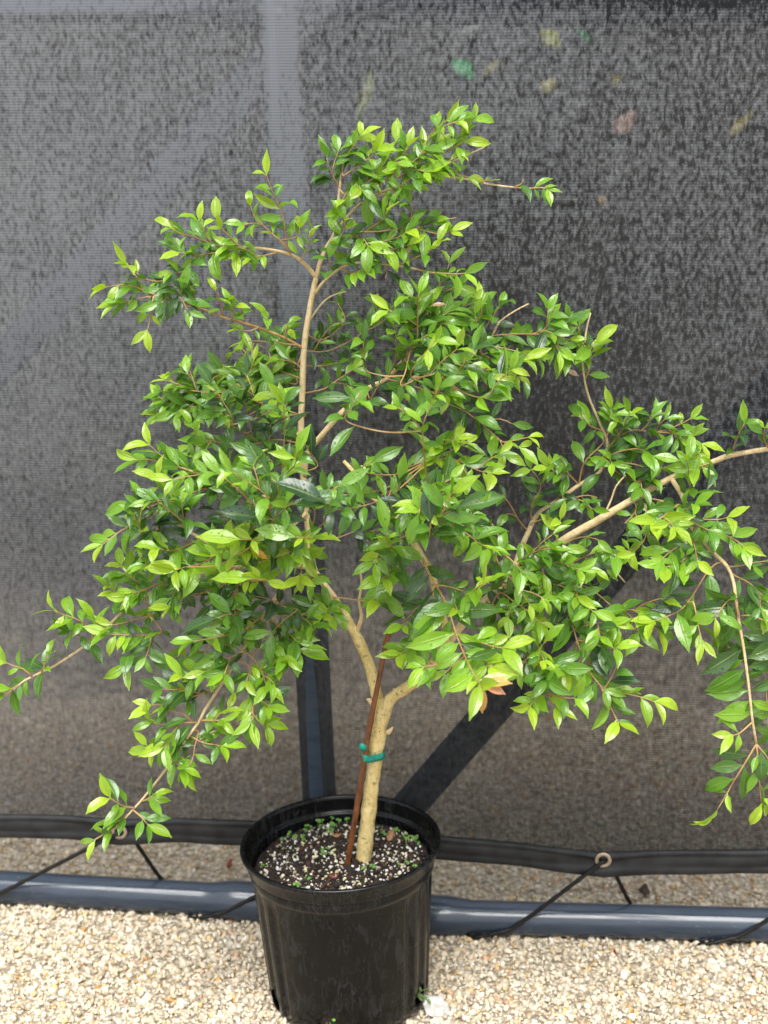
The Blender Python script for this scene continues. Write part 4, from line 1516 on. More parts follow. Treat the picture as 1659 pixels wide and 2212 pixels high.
# middle top clump
shoot([(836, 818), (855, 775), (856, 735), (850, 700)], .02, -.05, 46, 19, .15, .3, .7, .3)
shoot([(869, 778), (905, 720), (902, 690), (920, 665)], .02, -.03, 44, 18, .1, .25, .65, .35)
shoot([(905, 740), (960, 730), (1010, 712), (1040, 680), (1036, 653)], .03, .0, 40, 17, .1, .3, .85, .4)
shoot([(905, 745), (985, 742), (1076, 724), (1149, 722), (1200, 725), (1239, 739)], .03, .04, 42, 18, .05, .35, .75, .45, r=1.9)
shoot([(985, 742), (1018, 749), (1058, 774), (1095, 782), (1130, 778)], .03, -.02, 46, 18, .1, .4, .9, .3)
shoot([(960, 745), (1040, 745), (1100, 755), (1150, 770)], .03, .0, 42, 18, .1, .35, .8, .4)
shoot([(880, 785), (940, 775), (1004, 793), (1076, 800), (1113, 811), (1130, 822)], .02, -.03, 42, 19, .1, .3, .85, .35)
shoot([(870, 790), (925, 785), (970, 785), (1010, 792)], .02, -.05, 44, 19, .1, .4, .8, .3)
shoot([(836, 818), (880, 830), (930, 845), (960, 850)], .02, -.06, 44, 18, .1, .2, .6, .4)
shoot([(850, 810), (880, 770), (890, 740)], .02, -.06, 42, 18, .1, .3, .7, .3)
shoot([(1149, 722), (1175, 712), (1185, 700)], .04, .03, 44, 16, .1, .2, .4, .1)
shoot([(1200, 725), (1215, 708), (1225, 694)], .04, .03, 44, 16, .1, .2, .5, .2)
shoot([(1180, 725), (1205, 745), (1222, 762)], .04, .02, 46, 17, .2, .3, .6, .2)
shoot([(1258, 777), (1270, 755), (1285, 742)], .07, .04, 52, 20, .2, .5, .9, 0)
shoot([(1258, 770), (1252, 735), (1250, 705)], .07, .06, 40, 16, .1, .2, .6, .3)
shoot([(1263, 821), (1272, 800), (1275, 780), (1278, 762)], .08, .07, 34, 16, .1, .4, .8, .1)
shoot([(960, 850), (1020, 865), (1055, 845), (1065, 815)], .02, .08, 42, 17, .1, .2, .4, .2)
shoot([(920, 880), (949, 869), (996, 884), (1033, 909), (1062, 934), (1087, 955), (1120, 965)], .0, -.06, 44, 21, .05, .1, .95, .25)
shoot([(1033, 909), (1080, 905), (1105, 915)], -.02, -.03, 40, 18, .1, .15, .4, .2)
shoot([(1087, 955), (1115, 950), (1140, 945)], -.05, -.06, 40, 20, .2, .8, 1.0, 0)
shoot([(858, 1022), (898, 1004), (931, 993), (982, 993), (1029, 1015), (1058, 1022)], -.03, -.14, 46, 21, .05, .35, .95, .2)
shoot([(931, 993), (960, 960), (985, 950)], -.05, -.12, 42, 18, .1, .45, 1.0, .2)
shoot([(982, 993), (1000, 1010), (1010, 1030)], -.1, -.12, 46, 18, .2, .35, .6, 0)
# left middle
shoot([(660, 900), (600, 880), (560, 870), (530, 830), (522, 800)], .07, .12, 40, 16, .1, .4, .8, .8)
shoot([(654, 820), (600, 800), (564, 795), (535, 775), (520, 760)], .08, .15, 42, 14, .1, .5, .9, .9)
shoot([(655, 800), (620, 770), (600, 745), (590, 735)], .08, .15, 42, 14, .1, .45, .85, .9)
shoot([(640, 830), (580, 815), (530, 812), (495, 808)], .09, .15, 42, 14, .1, .5, 1.0, .9)
shoot([(510, 855), (480, 840), (448, 848), (410, 836), (386, 830), (361, 822)], .15, .155, 44, 15, .05, .4, .85, .9)
shoot([(470, 850), (437, 878), (400, 872), (365, 885), (345, 892)], .15, .155, 44, 15, .05, .3, .7, .9)
shoot([(430, 848), (420, 825), (405, 808)], .15, .16, 40, 17, .1, .4, .7, .2)
shoot([(658, 720), (690, 735), (720, 720), (745, 690), (730, 655)], .1, .15, 36, 15, .1, .2, .55, .45)
shoot([(658, 760), (700, 760), (740, 745), (780, 720), (800, 690)], .1, .13, 40, 15, .1, .15, .5, .5)
shoot([(655, 790), (700, 790), (740, 780), (770, 770)], .1, .12, 42, 16, .05, .15, .45, .5)
shoot([(654, 850), (700, 840), (730, 820), (760, 800)], .08, .06, 42, 16, .05, .15, .5, .5)
shoot([(780, 720), (820, 700), (840, 680), (850, 660)], .08, .11, 38, 15, .1, .2, .55, .4)
shoot([(655, 960), (593, 950), (510, 968), (470, 955), (430, 946), (414, 918)], .04, -.05, 48, 20, .05, .3, .7, .4)
shoot([(560, 955), (520, 930), (490, 915), (478, 900)], .03, -.04, 42, 18, .1, .25, .6, .4)
shoot([(520, 1060), (444, 1030), (393, 1011), (350, 985), (324, 962)], -.03, -.08, 52, 20, .1, .35, .75, .3)
shoot([(380, 1005), (345, 998), (324, 993), (300, 993)], -.05, -.07, 50, 18, .1, .5, .7, .1)
shoot([(473, 1051), (430, 1058), (400, 1075), (385, 1095)], -.03, -.09, 44, 18, .1, .2, .5, .3)
shoot([(404, 1113), (372, 1077), (355, 1050), (342, 1032)], -.1, -.12, 44, 19, .05, .35, .85, .25)
shoot([(328, 1106), (320, 1085), (300, 1070), (285, 1085)], -.1, -.12, 46, 18, .1, .15, .4, .2)
shoot([(328, 1112), (299, 1128), (262, 1146), (235, 1166), (222, 1176)], -.1, -.13, 48, 18, .05, .4, 1.0, .15)
shoot([(345, 1112), (340, 1140), (350, 1160)], -.1, -.13, 44, 17, .1, .05, .25, .2)
shoot([(433, 1164), (400, 1180), (370, 1190), (345, 1185)], -.1, -.16, 46, 19, .1, .3, .7, .3)
shoot([(473, 1190), (440, 1215), (400, 1225), (380, 1232)], -.1, -.18, 54, 20, .1, .6, 1.0, .2)
shoot([(400, 1250), (370, 1240), (340, 1225), (320, 1200)], -.08, -.12, 42, 17, .1, .3, .7, .3)
shoot([(380, 1260), (340, 1262), (310, 1275), (290, 1280)], -.08, -.11, 42, 17, .1, .4, .8, .3)
shoot([(330, 1280), (305, 1262), (280, 1245), (262, 1225)], -.08, -.10, 40, 17, .1, .3, .7, .3)
shoot([(291, 1298), (268, 1290), (250, 1280), (240, 1272)], -.08, -.1, 36, 17, .1, .5, .9, .2)
# big leaves facing the camera in the middle
for (x, y, d, ang, l, yv) in [(705, 1085, -.34, 150, 78, .10), (640, 1088, -.33, 15, 70, .12), (585, 1035, -.30, 120, 66, .22), (560, 1120, -.3, 160, 60, .15), (520, 1080, -.28, 130, 62, .15),
                              (730, 1050, -.32, 35, 50, .35), (985, 1098, -.30, 20, 72, .12), (930, 1130, -.30, 95, 60, .12), (905, 1108, -.3, 250, 52, .55), (835, 1150, -.26, 100, 54, .5),
                              (545, 1250, -.28, 175, 62, .75), (520, 1165, -.3, 170, 64, .85), (640, 1160, -.32, 165, 60, .6), (700, 1115, -.32, 60, 50, .2), (760, 860, -.12, 175, 60, .2),
                              (470, 1335, -.22, 200, 66, .05), (800, 1000, -.25, 30, 52, .4), (590, 840, -.08, 110, 46, .75), (640, 980, -.22, 70, 48, .55), (560, 985, -.24, 150, 46, .3)]:
    b = np.array(at(x, y, Y0 + d))
    a = R(ang)
    dv = np.array([math.cos(a), rnd.uniform(-0.25, 0.05), math.sin(a) * 0.95])
    P = np.array([b - unit(dv) * 0.02 + np.array([0, 0.03, -0.01]), b])
    Q = connect(P)
    S = spline([tuple(p) for p in Q], 0.01)
    o = make_twig(S, 1.3, 0.8)
    add_leaf(b, dv, unit((rnd.uniform(-.3, .3), -0.8, 0.7)), l * 0.001, yv, o, None, 0.35)
    leafy(S[max(0, len(S) // 3):], o, 0.042, 0.02, 0.2, yv + .1, yv + .3, False)
# left lower
shoot([(182, 1396), (200, 1375), (185, 1350), (160, 1335), (138, 1328), (118, 1318)], -.08, -.11, 48, 20, .1, .45, .95, .2)
shoot([(180, 1380), (165, 1370), (150, 1365)], -.08, -.1, 40, 16, .2, .3, .6, .2)
shoot([(233, 1352), (215, 1352), (205, 1340)], -.08, -.1, 50, 17, .2, .5, .8, .0)
shoot([(349, 1367), (310, 1372), (291, 1372), (260, 1371), (238, 1370)], -.09, -.12, 46, 18, .05, .35, .75, .3)
shoot([(330, 1330), (300, 1335), (270, 1345), (245, 1350)], -.08, -.11, 46, 18, .1, .35, .75, .35)
shoot([(291, 1372), (287, 1403), (280, 1420), (272, 1436)], -.1, -.13, 48, 20, .1, .4, .75, .1)
shoot([(330, 1370), (322, 1400), (315, 1420)], -.1, -.13, 42, 17, .1, .15, .5, .1)
shoot([(109, 1443), (80, 1455), (55, 1469), (35, 1482), (15, 1495), (-5, 1505)], -.09, -.11, 46, 17, .02, .3, .85, .35)
shoot([(70, 1462), (50, 1445), (28, 1438), (15, 1432)], -.1, -.11, 48, 18, .1, .4, .8, .1)
shoot([(90, 1452), (98, 1432), (104, 1415)], -.1, -.11, 44, 17, .2, .35, .6, 0)
shoot([(509, 1226), (480, 1260), (440, 1280), (400, 1300), (370, 1310)], -.06, -.13, 44, 18, .05, .3, .75, .45)
shoot([(502, 1280), (509, 1349), (500, 1380), (480, 1400), (462, 1425)], -.1, -.17, 44, 18, .05, .3, .7, .45)
shoot([(560, 1335), (530, 1360), (490, 1372), (450, 1380), (420, 1385)], -.12, -.18, 46, 18, .05, .25, .7, .4)
shoot([(531, 1410), (500, 1420), (470, 1435), (445, 1450)], -.14, -.19, 44, 17, .05, .2, .65, .4)
shoot([(484, 1469), (450, 1460), (415, 1465), (395, 1460)], -.15, -.19, 46, 18, .1, .3, .85, .2)
shoot([(460, 1490), (430, 1500), (390, 1515), (350, 1521), (327, 1523)], -.16, -.2, 44, 18, .05, .1, .95, .25)
shoot([(440, 1500), (400, 1490), (370, 1490), (350, 1488)], -.16, -.2, 44, 18, .1, .05, .4, .2)
shoot([(429, 1560), (390, 1562), (349, 1565), (330, 1560)], -.18, -.21, 44, 18, .1, .4, .9, .2)
shoot([(432, 1556), (455, 1556), (470, 1556), (482, 1558)], -.18, -.2, 36, 16, .1, .6, .85, .1)
shoot([(429, 1580), (420, 1615), (418, 1632), (408, 1660)], -.18, -.22, 44, 17, .1, .35, .85, .3)
shoot([(420, 1575), (385, 1605), (350, 1612), (327, 1622), (318, 1612)], -.18, -.22, 44, 18, .1, .35, .85, .35)
shoot([(410, 1590), (440, 1605), (462, 1608), (478, 1612)], -.18, -.22, 44, 18, .15, .3, .65, .2)
shoot([(385, 1622), (375, 1640), (395, 1660)], -.19, -.23, 46, 17, .1, .5, .9, .2)
shoot([(291, 1745), (269, 1742), (255, 1735), (240, 1725)], -.21, -.23, 56, 18, .15, .5, .8, 0)
shoot([(305, 1730), (315, 1728), (330, 1718)], -.2, -.23, 40, 16, .2, .5, .75, 0)
shoot([(287, 1749), (305, 1765), (318, 1780)], -.21, -.23, 46, 17, .1, .3, .6, .1)
shoot([(275, 1758), (265, 1770), (250, 1775)], -.21, -.23, 44, 16, .1, .4, .6, .1)
shoot([(251, 1785), (232, 1798), (215, 1808), (206, 1814)], -.22, -.23, 42, 18, .1, .7, 1.0, 0)
shoot([(538, 1440), (545, 1480), (549, 1527), (543, 1560)], -.14, -.2, 44, 18, .1, .4, .9, .25)
shoot([(545, 1420), (565, 1450), (575, 1480)], -.14, -.19, 40, 18, .1, .4, .8, .2)
shoot([(549, 1510), (572, 1518), (580, 1525)], -.18, -.2, 46, 16, .3, .3, .6, 0)
shoot([(545, 1540), (560, 1555), (575, 1565)], -.19, -.2, 40, 16, .2, .3, .6, 0)
shoot([(570, 1330), (600, 1350), (625, 1370), (640, 1385)], -.1, -.15, 44, 18, .05, .2, .6, .45)
shoot([(580, 1380), (608, 1393), (640, 1402), (665, 1408)], -.12, -.17, 50, 20, .1, .3, .8, .2)
shoot([(560, 1400), (585, 1430), (600, 1440)], -.13, -.17, 46, 18, .1, .5, .9, .2)
shoot([(720, 1292), (690, 1310), (660, 1325), (640, 1340)], .02, -.1, 46, 18, .1, .15, .6, .4)
shoot([(730, 1300), (720, 1320), (700, 1330)], .02, -.08, 44, 18, .2, .4, .8, .2)
shoot([(720, 1290), (760, 1295), (800, 1300), (815, 1298)], .02, -.12, 48, 20, .3, .5, .8, .0)
shoot([(676, 1225), (672, 1250), (660, 1262)], .0, -.12, 46, 18, .2, .5, .9, .2)
shoot([(670, 1161), (660, 1195), (652, 1225), (648, 1245)], -.15, -.24, 48, 20, .1, .6, 1.0, .1)
shoot([(480, 1230), (478, 1200), (490, 1170)], -.12, -.24, 50, 18, .1, .6, .95, .3)
shoot([(560, 1215), (545, 1200), (530, 1185)], -.1, -.22, 46, 18, .1, .6, 1.0, .2)
for (a, b, c, d) in ((600, 870, 470, 800), (560, 880, 400, 850), (520, 862, 360, 870), (620, 830, 520, 770), (590, 850, 440, 870), (480, 855, 350, 845), (640, 800, 560, 745)):
    shoot([(a, b), ((a + c) / 2, (b + d) / 2 - 6), (c, d)], .12, .16, 46, 17, .1, .2, .55, .7)
# the long shoot coming forward in the middle
shoot([(913, 1206), (931, 1246), (964, 1304), (986, 1370), (1004, 1417), (1022, 1453), (1037, 1477)], -.14, -.42, 66, 25, .12, .08, 1.0, 0, r=2.2, planar=1.0, a0=62, size_tip=.62, N0=unit((0, -0.85, 0.5)))
shoot([(986, 1370), (1030, 1385), (1060, 1395), (1085, 1400)], -.26, -.32, 58, 20, .15, .6, .95, .2)
shoot([(1004, 1417), (1040, 1425), (1060, 1440)], -.28, -.33, 50, 19, .1, .65, 1.0, .2)
shoot([(964, 1304), (1000, 1290), (1030, 1270), (1050, 1258)], -.2, -.28, 52, 20, .1, .35, .9, .3)
shoot([(946, 1297), (905, 1310), (880, 1335), (870, 1350)], -.08, -.16, 46, 18, .1, .2, .6, .4)
shoot([(945, 1330), (925, 1355), (900, 1380), (890, 1400)], -.08, -.14, 42, 18, .2, .4, .7, .3)
shoot([(900, 1350), (893, 1390), (880, 1405), (865, 1412)], -.1, -.16, 44, 19, .4, .6, .85, .0)
shoot([(1000, 1420), (975, 1440), (962, 1455)], -.26, -.28, 46, 17, .1, .3, .6, .2)
shoot([(946, 1115), (993, 1141), (1030, 1170), (1055, 1185)], -.1, -.22, 52, 20, .1, .35, .85, .25)
shoot([(884, 1155), (850, 1170), (825, 1190), (810, 1215)], -.08, -.16, 44, 18, .1, .3, .7, .35)
shoot([(868, 1126), (895, 1090), (925, 1070), (950, 1060)], -.08, -.2, 50, 19, .1, .25, .6, .35)
shoot([(870, 1215), (845, 1235), (830, 1250)], -.08, -.16, 50, 18, .1, .5, .75, .2)
# right lower
shoot([(1110, 1246), (1160, 1262), (1210, 1300), (1233, 1336), (1246, 1383), (1266, 1437), (1283, 1464), (1304, 1488)], -.06, -.2, 46, 20, .05, .3, .6, .4, r=2.0)
shoot([(1290, 1472), (1304, 1488), (1334, 1495), (1382, 1505), (1412, 1515)], -.18, -.22, 50, 20, .05, .35, .95, .2)
shoot([(1300, 1488), (1318, 1525), (1331, 1552), (1336, 1560)], -.19, -.22, 48, 18, .2, .3, .85, .1)
shoot([(1304, 1488), (1320, 1465), (1332, 1440)], -.19, -.21, 56, 18, .3, .05, .2, 0, tip=False)
shoot([(1070, 1310), (1120, 1370), (1151, 1424), (1172, 1464), (1178, 1498), (1199, 1525)], -.1, -.22, 48, 20, .1, .25, .8, .35, r=1.8)
shoot([(1178, 1498), (1200, 1503), (1226, 1508), (1240, 1508)], -.2, -.24, 48, 18, .1, .3, .95, .2)
shoot([(1175, 1490), (1155, 1512), (1145, 1525)], -.2, -.24, 46, 18, .1, .5, .95, .1)
shoot([(1160, 1440), (1190, 1440), (1210, 1445)], -.16, -.22, 50, 18, .1, .2, .5, .3)
shoot([(1150, 1420), (1165, 1400), (1180, 1385)], -.16, -.2, 40, 17, .1, .5, .85, .2)
shoot([(1246, 1383), (1280, 1390), (1310, 1400), (1330, 1400)], -.14, -.2, 42, 18, .1, .35, .8, .4)
shoot([(1240, 1360), (1270, 1350), (1300, 1345), (1320, 1350)], -.12, -.18, 44, 18, .1, .3, .7, .4)
shoot([(1260, 1420), (1240, 1440), (1225, 1450)], -.16, -.2, 40, 17, .1, .4, .8, .3)
shoot([(1212, 1230), (1233, 1254), (1280, 1275), (1321, 1308), (1355, 1324), (1372, 1345), (1380, 1365)], -.06, -.16, 48, 19, .05, .35, .7, .35, r=1.8)
shoot([(1340, 1318), (1370, 1318), (1395, 1325)], -.12, -.17, 48, 18, .1, .5, .8, .2)
shoot([(1230, 1220), (1270, 1200), (1310, 1190), (1330, 1200)], -.04, -.12, 44, 18, .05, .4, .7, .45)
shoot([(1212, 1180), (1240, 1165), (1265, 1160), (1290, 1165)], -.02, -.1, 44, 17, .05, .3, .65, .4)
shoot([(1130, 1235), (1170, 1220), (1210, 1215), (1250, 1230)], -.04, -.14, 46, 17, .05, .35, .7, .5)
shoot([(1080, 1280), (1110, 1300), (1140, 1320), (1165, 1345)], -.07, -.17, 44, 17, .05, .3, .7, .5)
shoot([(1050, 1300), (1085, 1330), (1100, 1360), (1110, 1385)], -.07, -.17, 48, 18, .05, .25, .6, .45)
shoot([(1170, 1260), (1210, 1265), (1250, 1290), (1280, 1320)], -.06, -.16, 44, 18, .05, .3, .65, .5)
shoot([(1090, 1260), (1080, 1230), (1070, 1200), (1075, 1180)], -.05, -.16, 46, 17, .05, .35, .7, .45)
shoot([(1200, 1170), (1208, 1145), (1210, 1125)], 0, -.04, 40, 18, .4, .5, .8, .0)
shoot([(1100, 1250), (1130, 1210), (1160, 1190), (1190, 1185)], -.03, -.12, 44, 17, .05, .3, .65, .45)
# right limb
shoot([(1148, 1120), (1148, 1095), (1168, 1054), (1160, 1030), (1148, 1015)], .04, .0, 46, 19, .1, .25, .5, .2)
shoot([(1140, 1148), (1118, 1120), (1105, 1095), (1085, 1068)], .03, .0, 42, 18, .3, .15, .4, .2)
shoot([(1150, 1130), (1175, 1120), (1185, 1110)], .03, .0, 40, 17, .2, .15, .4, .2)
shoot([(1199, 1085), (1216, 1060), (1225, 1030), (1205, 1022), (1185, 1010)], .06, .02, 44, 18, .1, .3, .75, .25)
shoot([(1250, 1048), (1225, 1020), (1215, 1000), (1210, 985)], .07, .03, 46, 19, .2, .2, .5, .2)
shoot([(1250, 1048), (1262, 1000), (1300, 960), (1314, 936)], .07, .04, 42, 18, .3, .35, .7, .3)
shoot([(1200, 1085), (1240, 1075), (1270, 1070), (1290, 1075)], .06, .02, 42, 17, .1, .2, .55, .35)
shoot([(1310, 975), (1334, 946), (1368, 929), (1415, 933), (1463, 919), (1490, 905)], .08, .03, 44, 19, .05, .3, .85, .35)
shoot([(1415, 933), (1453, 936), (1490, 945), (1515, 958)], .05, .02, 44, 19, .05, .45, .9, .2)
shoot([(1305, 1010), (1350, 1000), (1402, 1010), (1440, 1010), (1466, 1005)], .07, .0, 50, 20, .1, .25, .75, .35)
shoot([(1300, 990), (1340, 975), (1380, 970), (1410, 985)], .07, .0, 48, 18, .05, .2, .6, .45)
shoot([(1320, 1010), (1350, 1030), (1375, 1040), (1400, 1035)], .06, .0, 44, 18, .05, .15, .5, .4)
shoot([(1300, 930), (1275, 920), (1262, 905), (1250, 900)], .08, .05, 42, 18, .2, .35, .7, .2)
shoot([(1310, 940), (1320, 910), (1322, 885)], .08, .05, 40, 17, .1, .35, .7, .3)
shoot([(1330, 950), (1350, 915), (1360, 895)], .07, .04, 40, 17, .1, .3, .6, .3)
shoot([(1385, 930), (1400, 915), (1405, 900)], .05, .03, 40, 17, .1, .2, .4, .3)
shoot([(1581, 983), (1588, 955), (1597, 935), (1608, 915)], -.02, -.05, 40, 17, .15, .15, .7, .1)
shoot([(1660, 970), (1650, 945), (1652, 925)], -.02, -.05, 38, 17, .2, .3, .7, .2)
shoot([(1541, 997), (1520, 1005), (1505, 1010)], -.02, -.05, 52, 18, .1, .5, .8, 0)
shoot([(1388, 1075), (1430, 1082), (1450, 1095), (1480, 1100), (1500, 1090)], -.01, -.1, 46, 18, .05, .2, .5, .4)
shoot([(1466, 1090), (1445, 1105), (1430, 1118), (1415, 1125)], -.08, -.14, 50, 19, .1, .6, .95, .2)
shoot([(1478, 1080), (1490, 1050), (1488, 1020), (1485, 995)], -.03, -.07, 48, 19, .1, .4, .7, .1)
shoot([(1368, 1078), (1375, 1100), (1360, 1120), (1350, 1130)], -.01, -.08, 44, 18, .1, .25, .6, .4)
shoot([(1400, 1085), (1395, 1110), (1410, 1130)], -.02, -.1, 44, 18, .1, .2, .6, .3)
shoot([(1420, 1090), (1440, 1130), (1450, 1145)], -.03, -.1, 44, 18, .1, .3, .7, .3)
shoot([(1395, 1150), (1390, 1170), (1370, 1185), (1355, 1190)], -.04, -.1, 40, 17, .1, .45, .85, .2)
shoot([(1490, 1120), (1520, 1122), (1554, 1122), (1570, 1118)], -.08, -.12, 54, 20, .2, .4, .8, .2)
shoot([(1500, 1140), (1550, 1150), (1588, 1166), (1605, 1180)], -.1, -.15, 48, 19, .1, .4, .8, .3)
shoot([(1480, 1110), (1500, 1130), (1530, 1145)], -.08, -.14, 48, 18, .05, .15, .5, .4)
shoot([(1510, 1165), (1480, 1175), (1450, 1190), (1430, 1208)], -.11, -.17, 48, 18, .1, .3, .75, .35)
shoot([(1537, 1190), (1500, 1195), (1470, 1215), (1440, 1225)], -.12, -.18, 52, 19, .1, .25, .7, .35)
shoot([(1548, 1217), (1527, 1237), (1497, 1285), (1473, 1315), (1440, 1332), (1415, 1341)], -.13, -.2, 58, 23, .1, .15, .85, .15, planar=1.0)
shoot([(1497, 1300), (1505, 1335), (1510, 1359), (1517, 1383)], -.18, -.22, 46, 20, .2, .5, 1.0, .0)
shoot([(1571, 1224), (1600, 1222), (1630, 1215), (1655, 1212)], -.14, -.18, 46, 18, .1, .2, .6, .4)
shoot([(1590, 1245), (1620, 1260), (1650, 1290), (1665, 1310)], -.15, -.2, 46, 18, .1, .3, .7, .4)
shoot([(1590, 1285), (1570, 1300), (1555, 1320), (1545, 1335)], -.18, -.22, 44, 18, .1, .3, .7, .3)
shoot([(1600, 1330), (1625, 1330), (1650, 1340)], -.2, -.24, 46, 18, .1, .25, .6, .3)
# the hanging shoot: pairs standing straight out to both sides
shoot([(1588, 1290), (1597, 1345), (1608, 1410), (1619, 1495), (1625, 1552), (1634, 1607)], -.185, -.257, 62, 20, .0, .3, .4, 0, tip=False, planar=1.0, r=2.0, a0=80, size_tip=1.1, N0=unit((0, -0.95, 0.25)))
shoot([(1634, 1607), (1612, 1644), (1585, 1688), (1564, 1725), (1550, 1748)], -.25, -.26, 54, 25, .12, .3, .95, .0, planar=1.0, N0=unit((0, -0.95, 0.25)))
shoot([(1634, 1607), (1639, 1657), (1642, 1705), (1645, 1735)], -.25, -.26, 46, 22, .1, .4, .9, .1)
shoot([(1625, 1560), (1600, 1582), (1585, 1588)], -.25, -.26, 44, 17, .3, .6, .75, 0)
shoot([(1625, 1270), (1640, 1340), (1650, 1420), (1656, 1500), (1660, 1580)], -.14, -.2, 54, 20, .05, .2, .5, .2, planar=1.0, a0=70, N0=unit((0, -0.95, 0.25)))
shoot([(1585, 1330), (1572, 1380), (1570, 1420)], -.16, -.18, 44, 18, .1, .2, .5, .2)
shoot([(1634, 1607), (1660, 1640), (1680, 1680)], -.25, -.25, 48, 20, .1, .3, .7, .2)

# ---------------- interior of the crown
POLY = [(390, 960), (560, 840), (700, 800), (820, 700), (960, 690), (1060, 760), (1060, 850), (1020, 940), (960, 1000), (950, 1060), (1010, 1150), (1100, 1200), (1240, 1190),
        (1330, 1230), (1330, 1300), (1250, 1360), (1140, 1400), (1050, 1370), (960, 1310), (880, 1270), (800, 1230), (700, 1270), (620, 1340), (500, 1390), (380, 1330), (300, 1260),
        (330, 1140), (360, 1050)]


def inside(x, y):
    c = False
    j = len(POLY) - 1
    for i in range(len(POLY)):
        xi, yi = POLY[i]; xj, yj = POLY[j]
        if (yi > y) != (yj > y) and x < (xj - xi) * (y - yi) / (yj - yi) + xi: c = not c
        j = i
    return c


n = 0
tries = 0
GAPS = [(655, 860, 75), (1190, 1240, 40), (1010, 1040, 60), (700, 1225, 40), (980, 920, 30), (780, 1275, 45), (460, 1100, 35), (1090, 1130, 50)]
while n < 72 and tries < 4000:
    tries += 1
    x, y = rnd.uniform(300, 1340), rnd.uniform(690, 1400)
    if not inside(x, y): continue
    if any(math.hypot(x - gx, y - gy) < gr for gx, gy, gr in GAPS): continue
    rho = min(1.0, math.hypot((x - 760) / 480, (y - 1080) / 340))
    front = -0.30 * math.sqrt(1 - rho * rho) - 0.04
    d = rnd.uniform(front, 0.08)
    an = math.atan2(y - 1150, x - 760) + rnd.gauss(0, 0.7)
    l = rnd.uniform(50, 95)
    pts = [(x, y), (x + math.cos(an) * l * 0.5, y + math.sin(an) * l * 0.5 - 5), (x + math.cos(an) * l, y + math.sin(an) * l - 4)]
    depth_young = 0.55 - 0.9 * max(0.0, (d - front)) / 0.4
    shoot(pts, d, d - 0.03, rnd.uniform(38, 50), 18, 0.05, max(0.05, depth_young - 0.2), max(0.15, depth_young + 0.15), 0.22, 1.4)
    n += 1

# coloured new leaves and a red-cut tip
for (x, y, d, ang, l, c) in ((1037, 1478, -.42, -85, 44, (0.62, 0.30, 0.10)), (1041, 1477, -.42, -20, 36, (0.66, 0.30, 0.20)), (1040, 1475, -.42, 5, 42, (0.60, 0.40, 0.12)),
                             (543, 1185, -.28, -30, 28, (0.60, 0.26, 0.04)), (870, 560, -.04, 60, 24, (0.60, 0.42, 0.20)), (930, 660, -.04, 10, 24, (0.55, 0.30, 0.20)),
                             (1250, 812, .06, 150, 22, (0.66, 0.42, 0.30)), (905, 905, -.12, 105, 40, (0.05, 0.13, 0.04))):
    b = np.array(at(x, y, Y0 + d)); a = R(ang)
    dv = np.array([math.cos(a), -0.1, math.sin(a)])
    dd = [(np.linalg.norm(L_['v'][0] - b), i) for i, L_ in enumerate(LEAVES)]
    own = LEAVES[min(dd)[1]]['owner']
    add_leaf(b, dv, unit((0.1, -0.8, 0.6)), l * 0.001, 1.0, own, c, 0.3)

# ---------------- which leaves show largest: a small depth buffer
allv = np.array([L_['v'] for L_ in LEAVES])                     # n x 50 x 3
nl = len(allv)
gv_ = allv.reshape(nl, NU + 1, NV + 1, 3)
fu = np.linspace(0, NU, 26); fv = np.linspace(0, NV, 13)
iu = np.minimum(fu.astype(int), NU - 1); tu = fu - iu
iv = np.minimum(fv.astype(int), NV - 1); tv = fv - iv
A = gv_[:, iu] * (1 - tu)[None, :, None, None] + gv_[:, iu + 1] * tu[None, :, None, None]
B = A[:, :, iv] * (1 - tv)[None, None, :, None] + A[:, :, iv + 1] * tv[None, None, :, None]
P = B.reshape(-1, 3)
X, Yp, Z = project(P)
ids = np.repeat(np.arange(nl), 26 * 13)
xi = (X * 768 / IW * 0.5).astype(int); yi = (Yp * 768 / IW * 0.5).astype(int)
ok = (xi >= 0) & (xi < 384) & (yi >= 0) & (yi < 512)
xi, yi, ids, Z = xi[ok], yi[ok], ids[ok], Z[ok]
o_ = np.argsort(-Z)
buf = np.full((512, 384), -1, int)
buf[yi[o_], xi[o_]] = ids[o_]
cnt = np.bincount(buf[buf >= 0], minlength=nl)
rank = np.argsort(-cnt)
single = set(rank[:300].tolist())
print('leaves', nl, 'smallest single leaf px', cnt[rank[299]] * 4)

# single leaves: children of their twig
for i in sorted(single):
    L_ = LEAVES[i]
    og = Vector(L_['v'][0])
    me = np_mesh('leaf', L_['v'] - np.array(og), LF, M_LEAF, True)
    uvl = me.uv_layers.new(name='UVMap')
    uvl.data.foreach_set('uv', np.ascontiguousarray(L_['uv'][LF.ravel()], np.float32).ravel())
    col_attr(me, 'leafcol', np.repeat(L_['c'][None], len(L_['v']), 0))
    o = bpy.data.objects.new('leaf', me)
    COL.objects.link(o)
    o.parent = L_['owner']
    o.location = og - abs_loc(L_['owner'])
rest = [i for i in range(nl) if i not in single]
k = (NU + 1) * (NV + 1)
V = np.concatenate([LEAVES[i]['v'] for i in rest])
F = (LF[None] + (np.arange(len(rest)) * k)[:, None, None]).reshape(-1, 4)
me = np_mesh('foliage', V - np.array(tree_loc), F, M_LEAF, True)
UVv = np.concatenate([LEAVES[i]['uv'] for i in rest])
uvl = me.uv_layers.new(name='UVMap')
vi = np.zeros(len(me.loops), np.int32); me.loops.foreach_get('vertex_index', vi)
uvl.data.foreach_set('uv', np.ascontiguousarray(UVv[vi], np.float32).ravel())
col_attr(me, 'leafcol', np.repeat(np.array([LEAVES[i]['c'] for i in rest]), k, axis=0))
fo = bpy.data.objects.new('foliage', me)
COL.objects.link(fo)
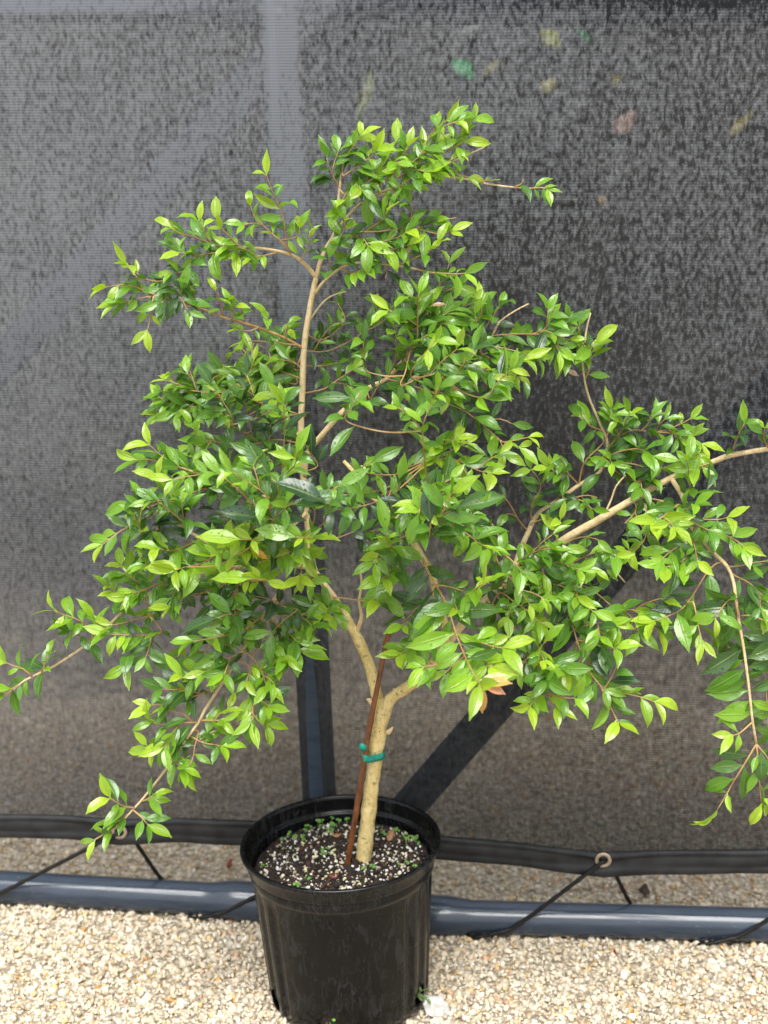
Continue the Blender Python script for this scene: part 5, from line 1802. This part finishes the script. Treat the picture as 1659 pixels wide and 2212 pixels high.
fo.parent = tree
fo['kind'] = 'stuff'
# fine side twigs in one part
V, F = join([(v, f) for _, v, f in SUBW])
tw = mesh_obj('fine_twigs', V, F, M_TWIG, tree, tuple(tree_loc))
tw['kind'] = 'stuff'

# ------------------------------------------------------------------ stake and tie
SP = [(750, 1880, -.018), (753, 1850, -.018), (768, 1760, -.02), (784, 1660, -.022), (797, 1580, -.025), (806, 1530, -.028), (820, 1460, -.03), (834, 1390, -.03), (844, 1352, -.03)]
P = [tuple(at(x, y, Y0 + d)) for x, y, d in SP]
S = spline(P, 0.006)
rad = []
for i in range(len(S)):
    t = i / (len(S) - 1)
    r = 0.0054 - 0.001 * t
    for nd in (0.30, 0.47, 0.62):
        r += 0.0013 * math.exp(-((t - nd) / 0.012) ** 2)
    rad.append(r)
V, F = tube(S, rad, 14, True, 0.08)
st = mesh_obj('plant_stake', V, F, M_STAKE, origin=P[0])
tag(st, 'slanting reddish brown cane stake tied to the pale trunk', 'stake')

# tape band round stake and trunk
tc_ = at(812, 1626, Y0)
skc = at(791, 1622, Y0 - .0225)
V, F = [], []
cx, cy = (tc_.x + skc.x) / 2, (tc_.y + skc.y) / 2 - 0.001
pts2 = []
for c, r in ((tc_, 0.0152), (skc, 0.0070)):
    for q in range(36):
        an = 2 * math.pi * q / 36
        pts2.append((c.x + r * math.cos(an), c.y + r * math.sin(an)))
pts2 = sorted(set(pts2))


def half(ps):
    h = []
    for p in ps:
        while len(h) >= 2 and (h[-1][0] - h[-2][0]) * (p[1] - h[-2][1]) - (h[-1][1] - h[-2][1]) * (p[0] - h[-2][0]) <= 0: h.pop()
        h.append(p)
    return h


hull = half(pts2)[:-1] + half(pts2[::-1])[:-1]
nh = len(hull)
for i, (x, y) in enumerate(hull):
    dx, dy = x - cx, y - cy
    tilt = -0.16 * (x - cx)
    wv = 0.0012 * math.sin(i * 0.9)
    for (dz, sc_) in ((-0.0068, 1.0), (-0.0015, 1.06 + 0.03 * math.sin(i)), (0.0010, 1.02), (0.0065, 1.05), (0.0065, 0.97), (-0.0068, 0.95)):
        V.append((cx + dx * sc_, cy + dy * sc_, tc_.z + dz + tilt + wv))
for i in range(nh):
    i2 = (i + 1) % nh
    for j in range(6):
        j2 = (j + 1) % 6
        F.append((i * 6 + j, i2 * 6 + j, i2 * 6 + j2, i * 6 + j2))
# loose end
e0 = at(791, 1617, Y0 - .0305); e1 = at(776, 1611, Y0 - .031)
b0 = len(V)
for p, hh in ((e0, 0.006), ((e0 + e1) / 2 + Vector((0, -0.003, 0.001)), 0.006), (e1, 0.0045)):
    for dy in (0.0, 0.0012):
        V.append((p.x, p.y + dy, p.z - hh)); V.append((p.x + 0.001, p.y + dy, p.z + hh))
for q in range(2):
    a = b0 + q * 4; b = a + 4
    F += [(a, b, b + 1, a + 1), (a + 2, a + 3, b + 3, b + 2), (a + 1, b + 1, b + 3, a + 3), (a, a + 2, b + 2, b)]
F += [(b0, b0 + 1, b0 + 3, b0 + 2), (b0 + 8, b0 + 10, b0 + 11, b0 + 9)]
ti = mesh_obj('plant_tie', V, F, M_TIE, origin=(tc_.x, tc_.y, tc_.z))
tag(ti, 'teal green plastic tape wrapped round the trunk and stake', 'plant tie')
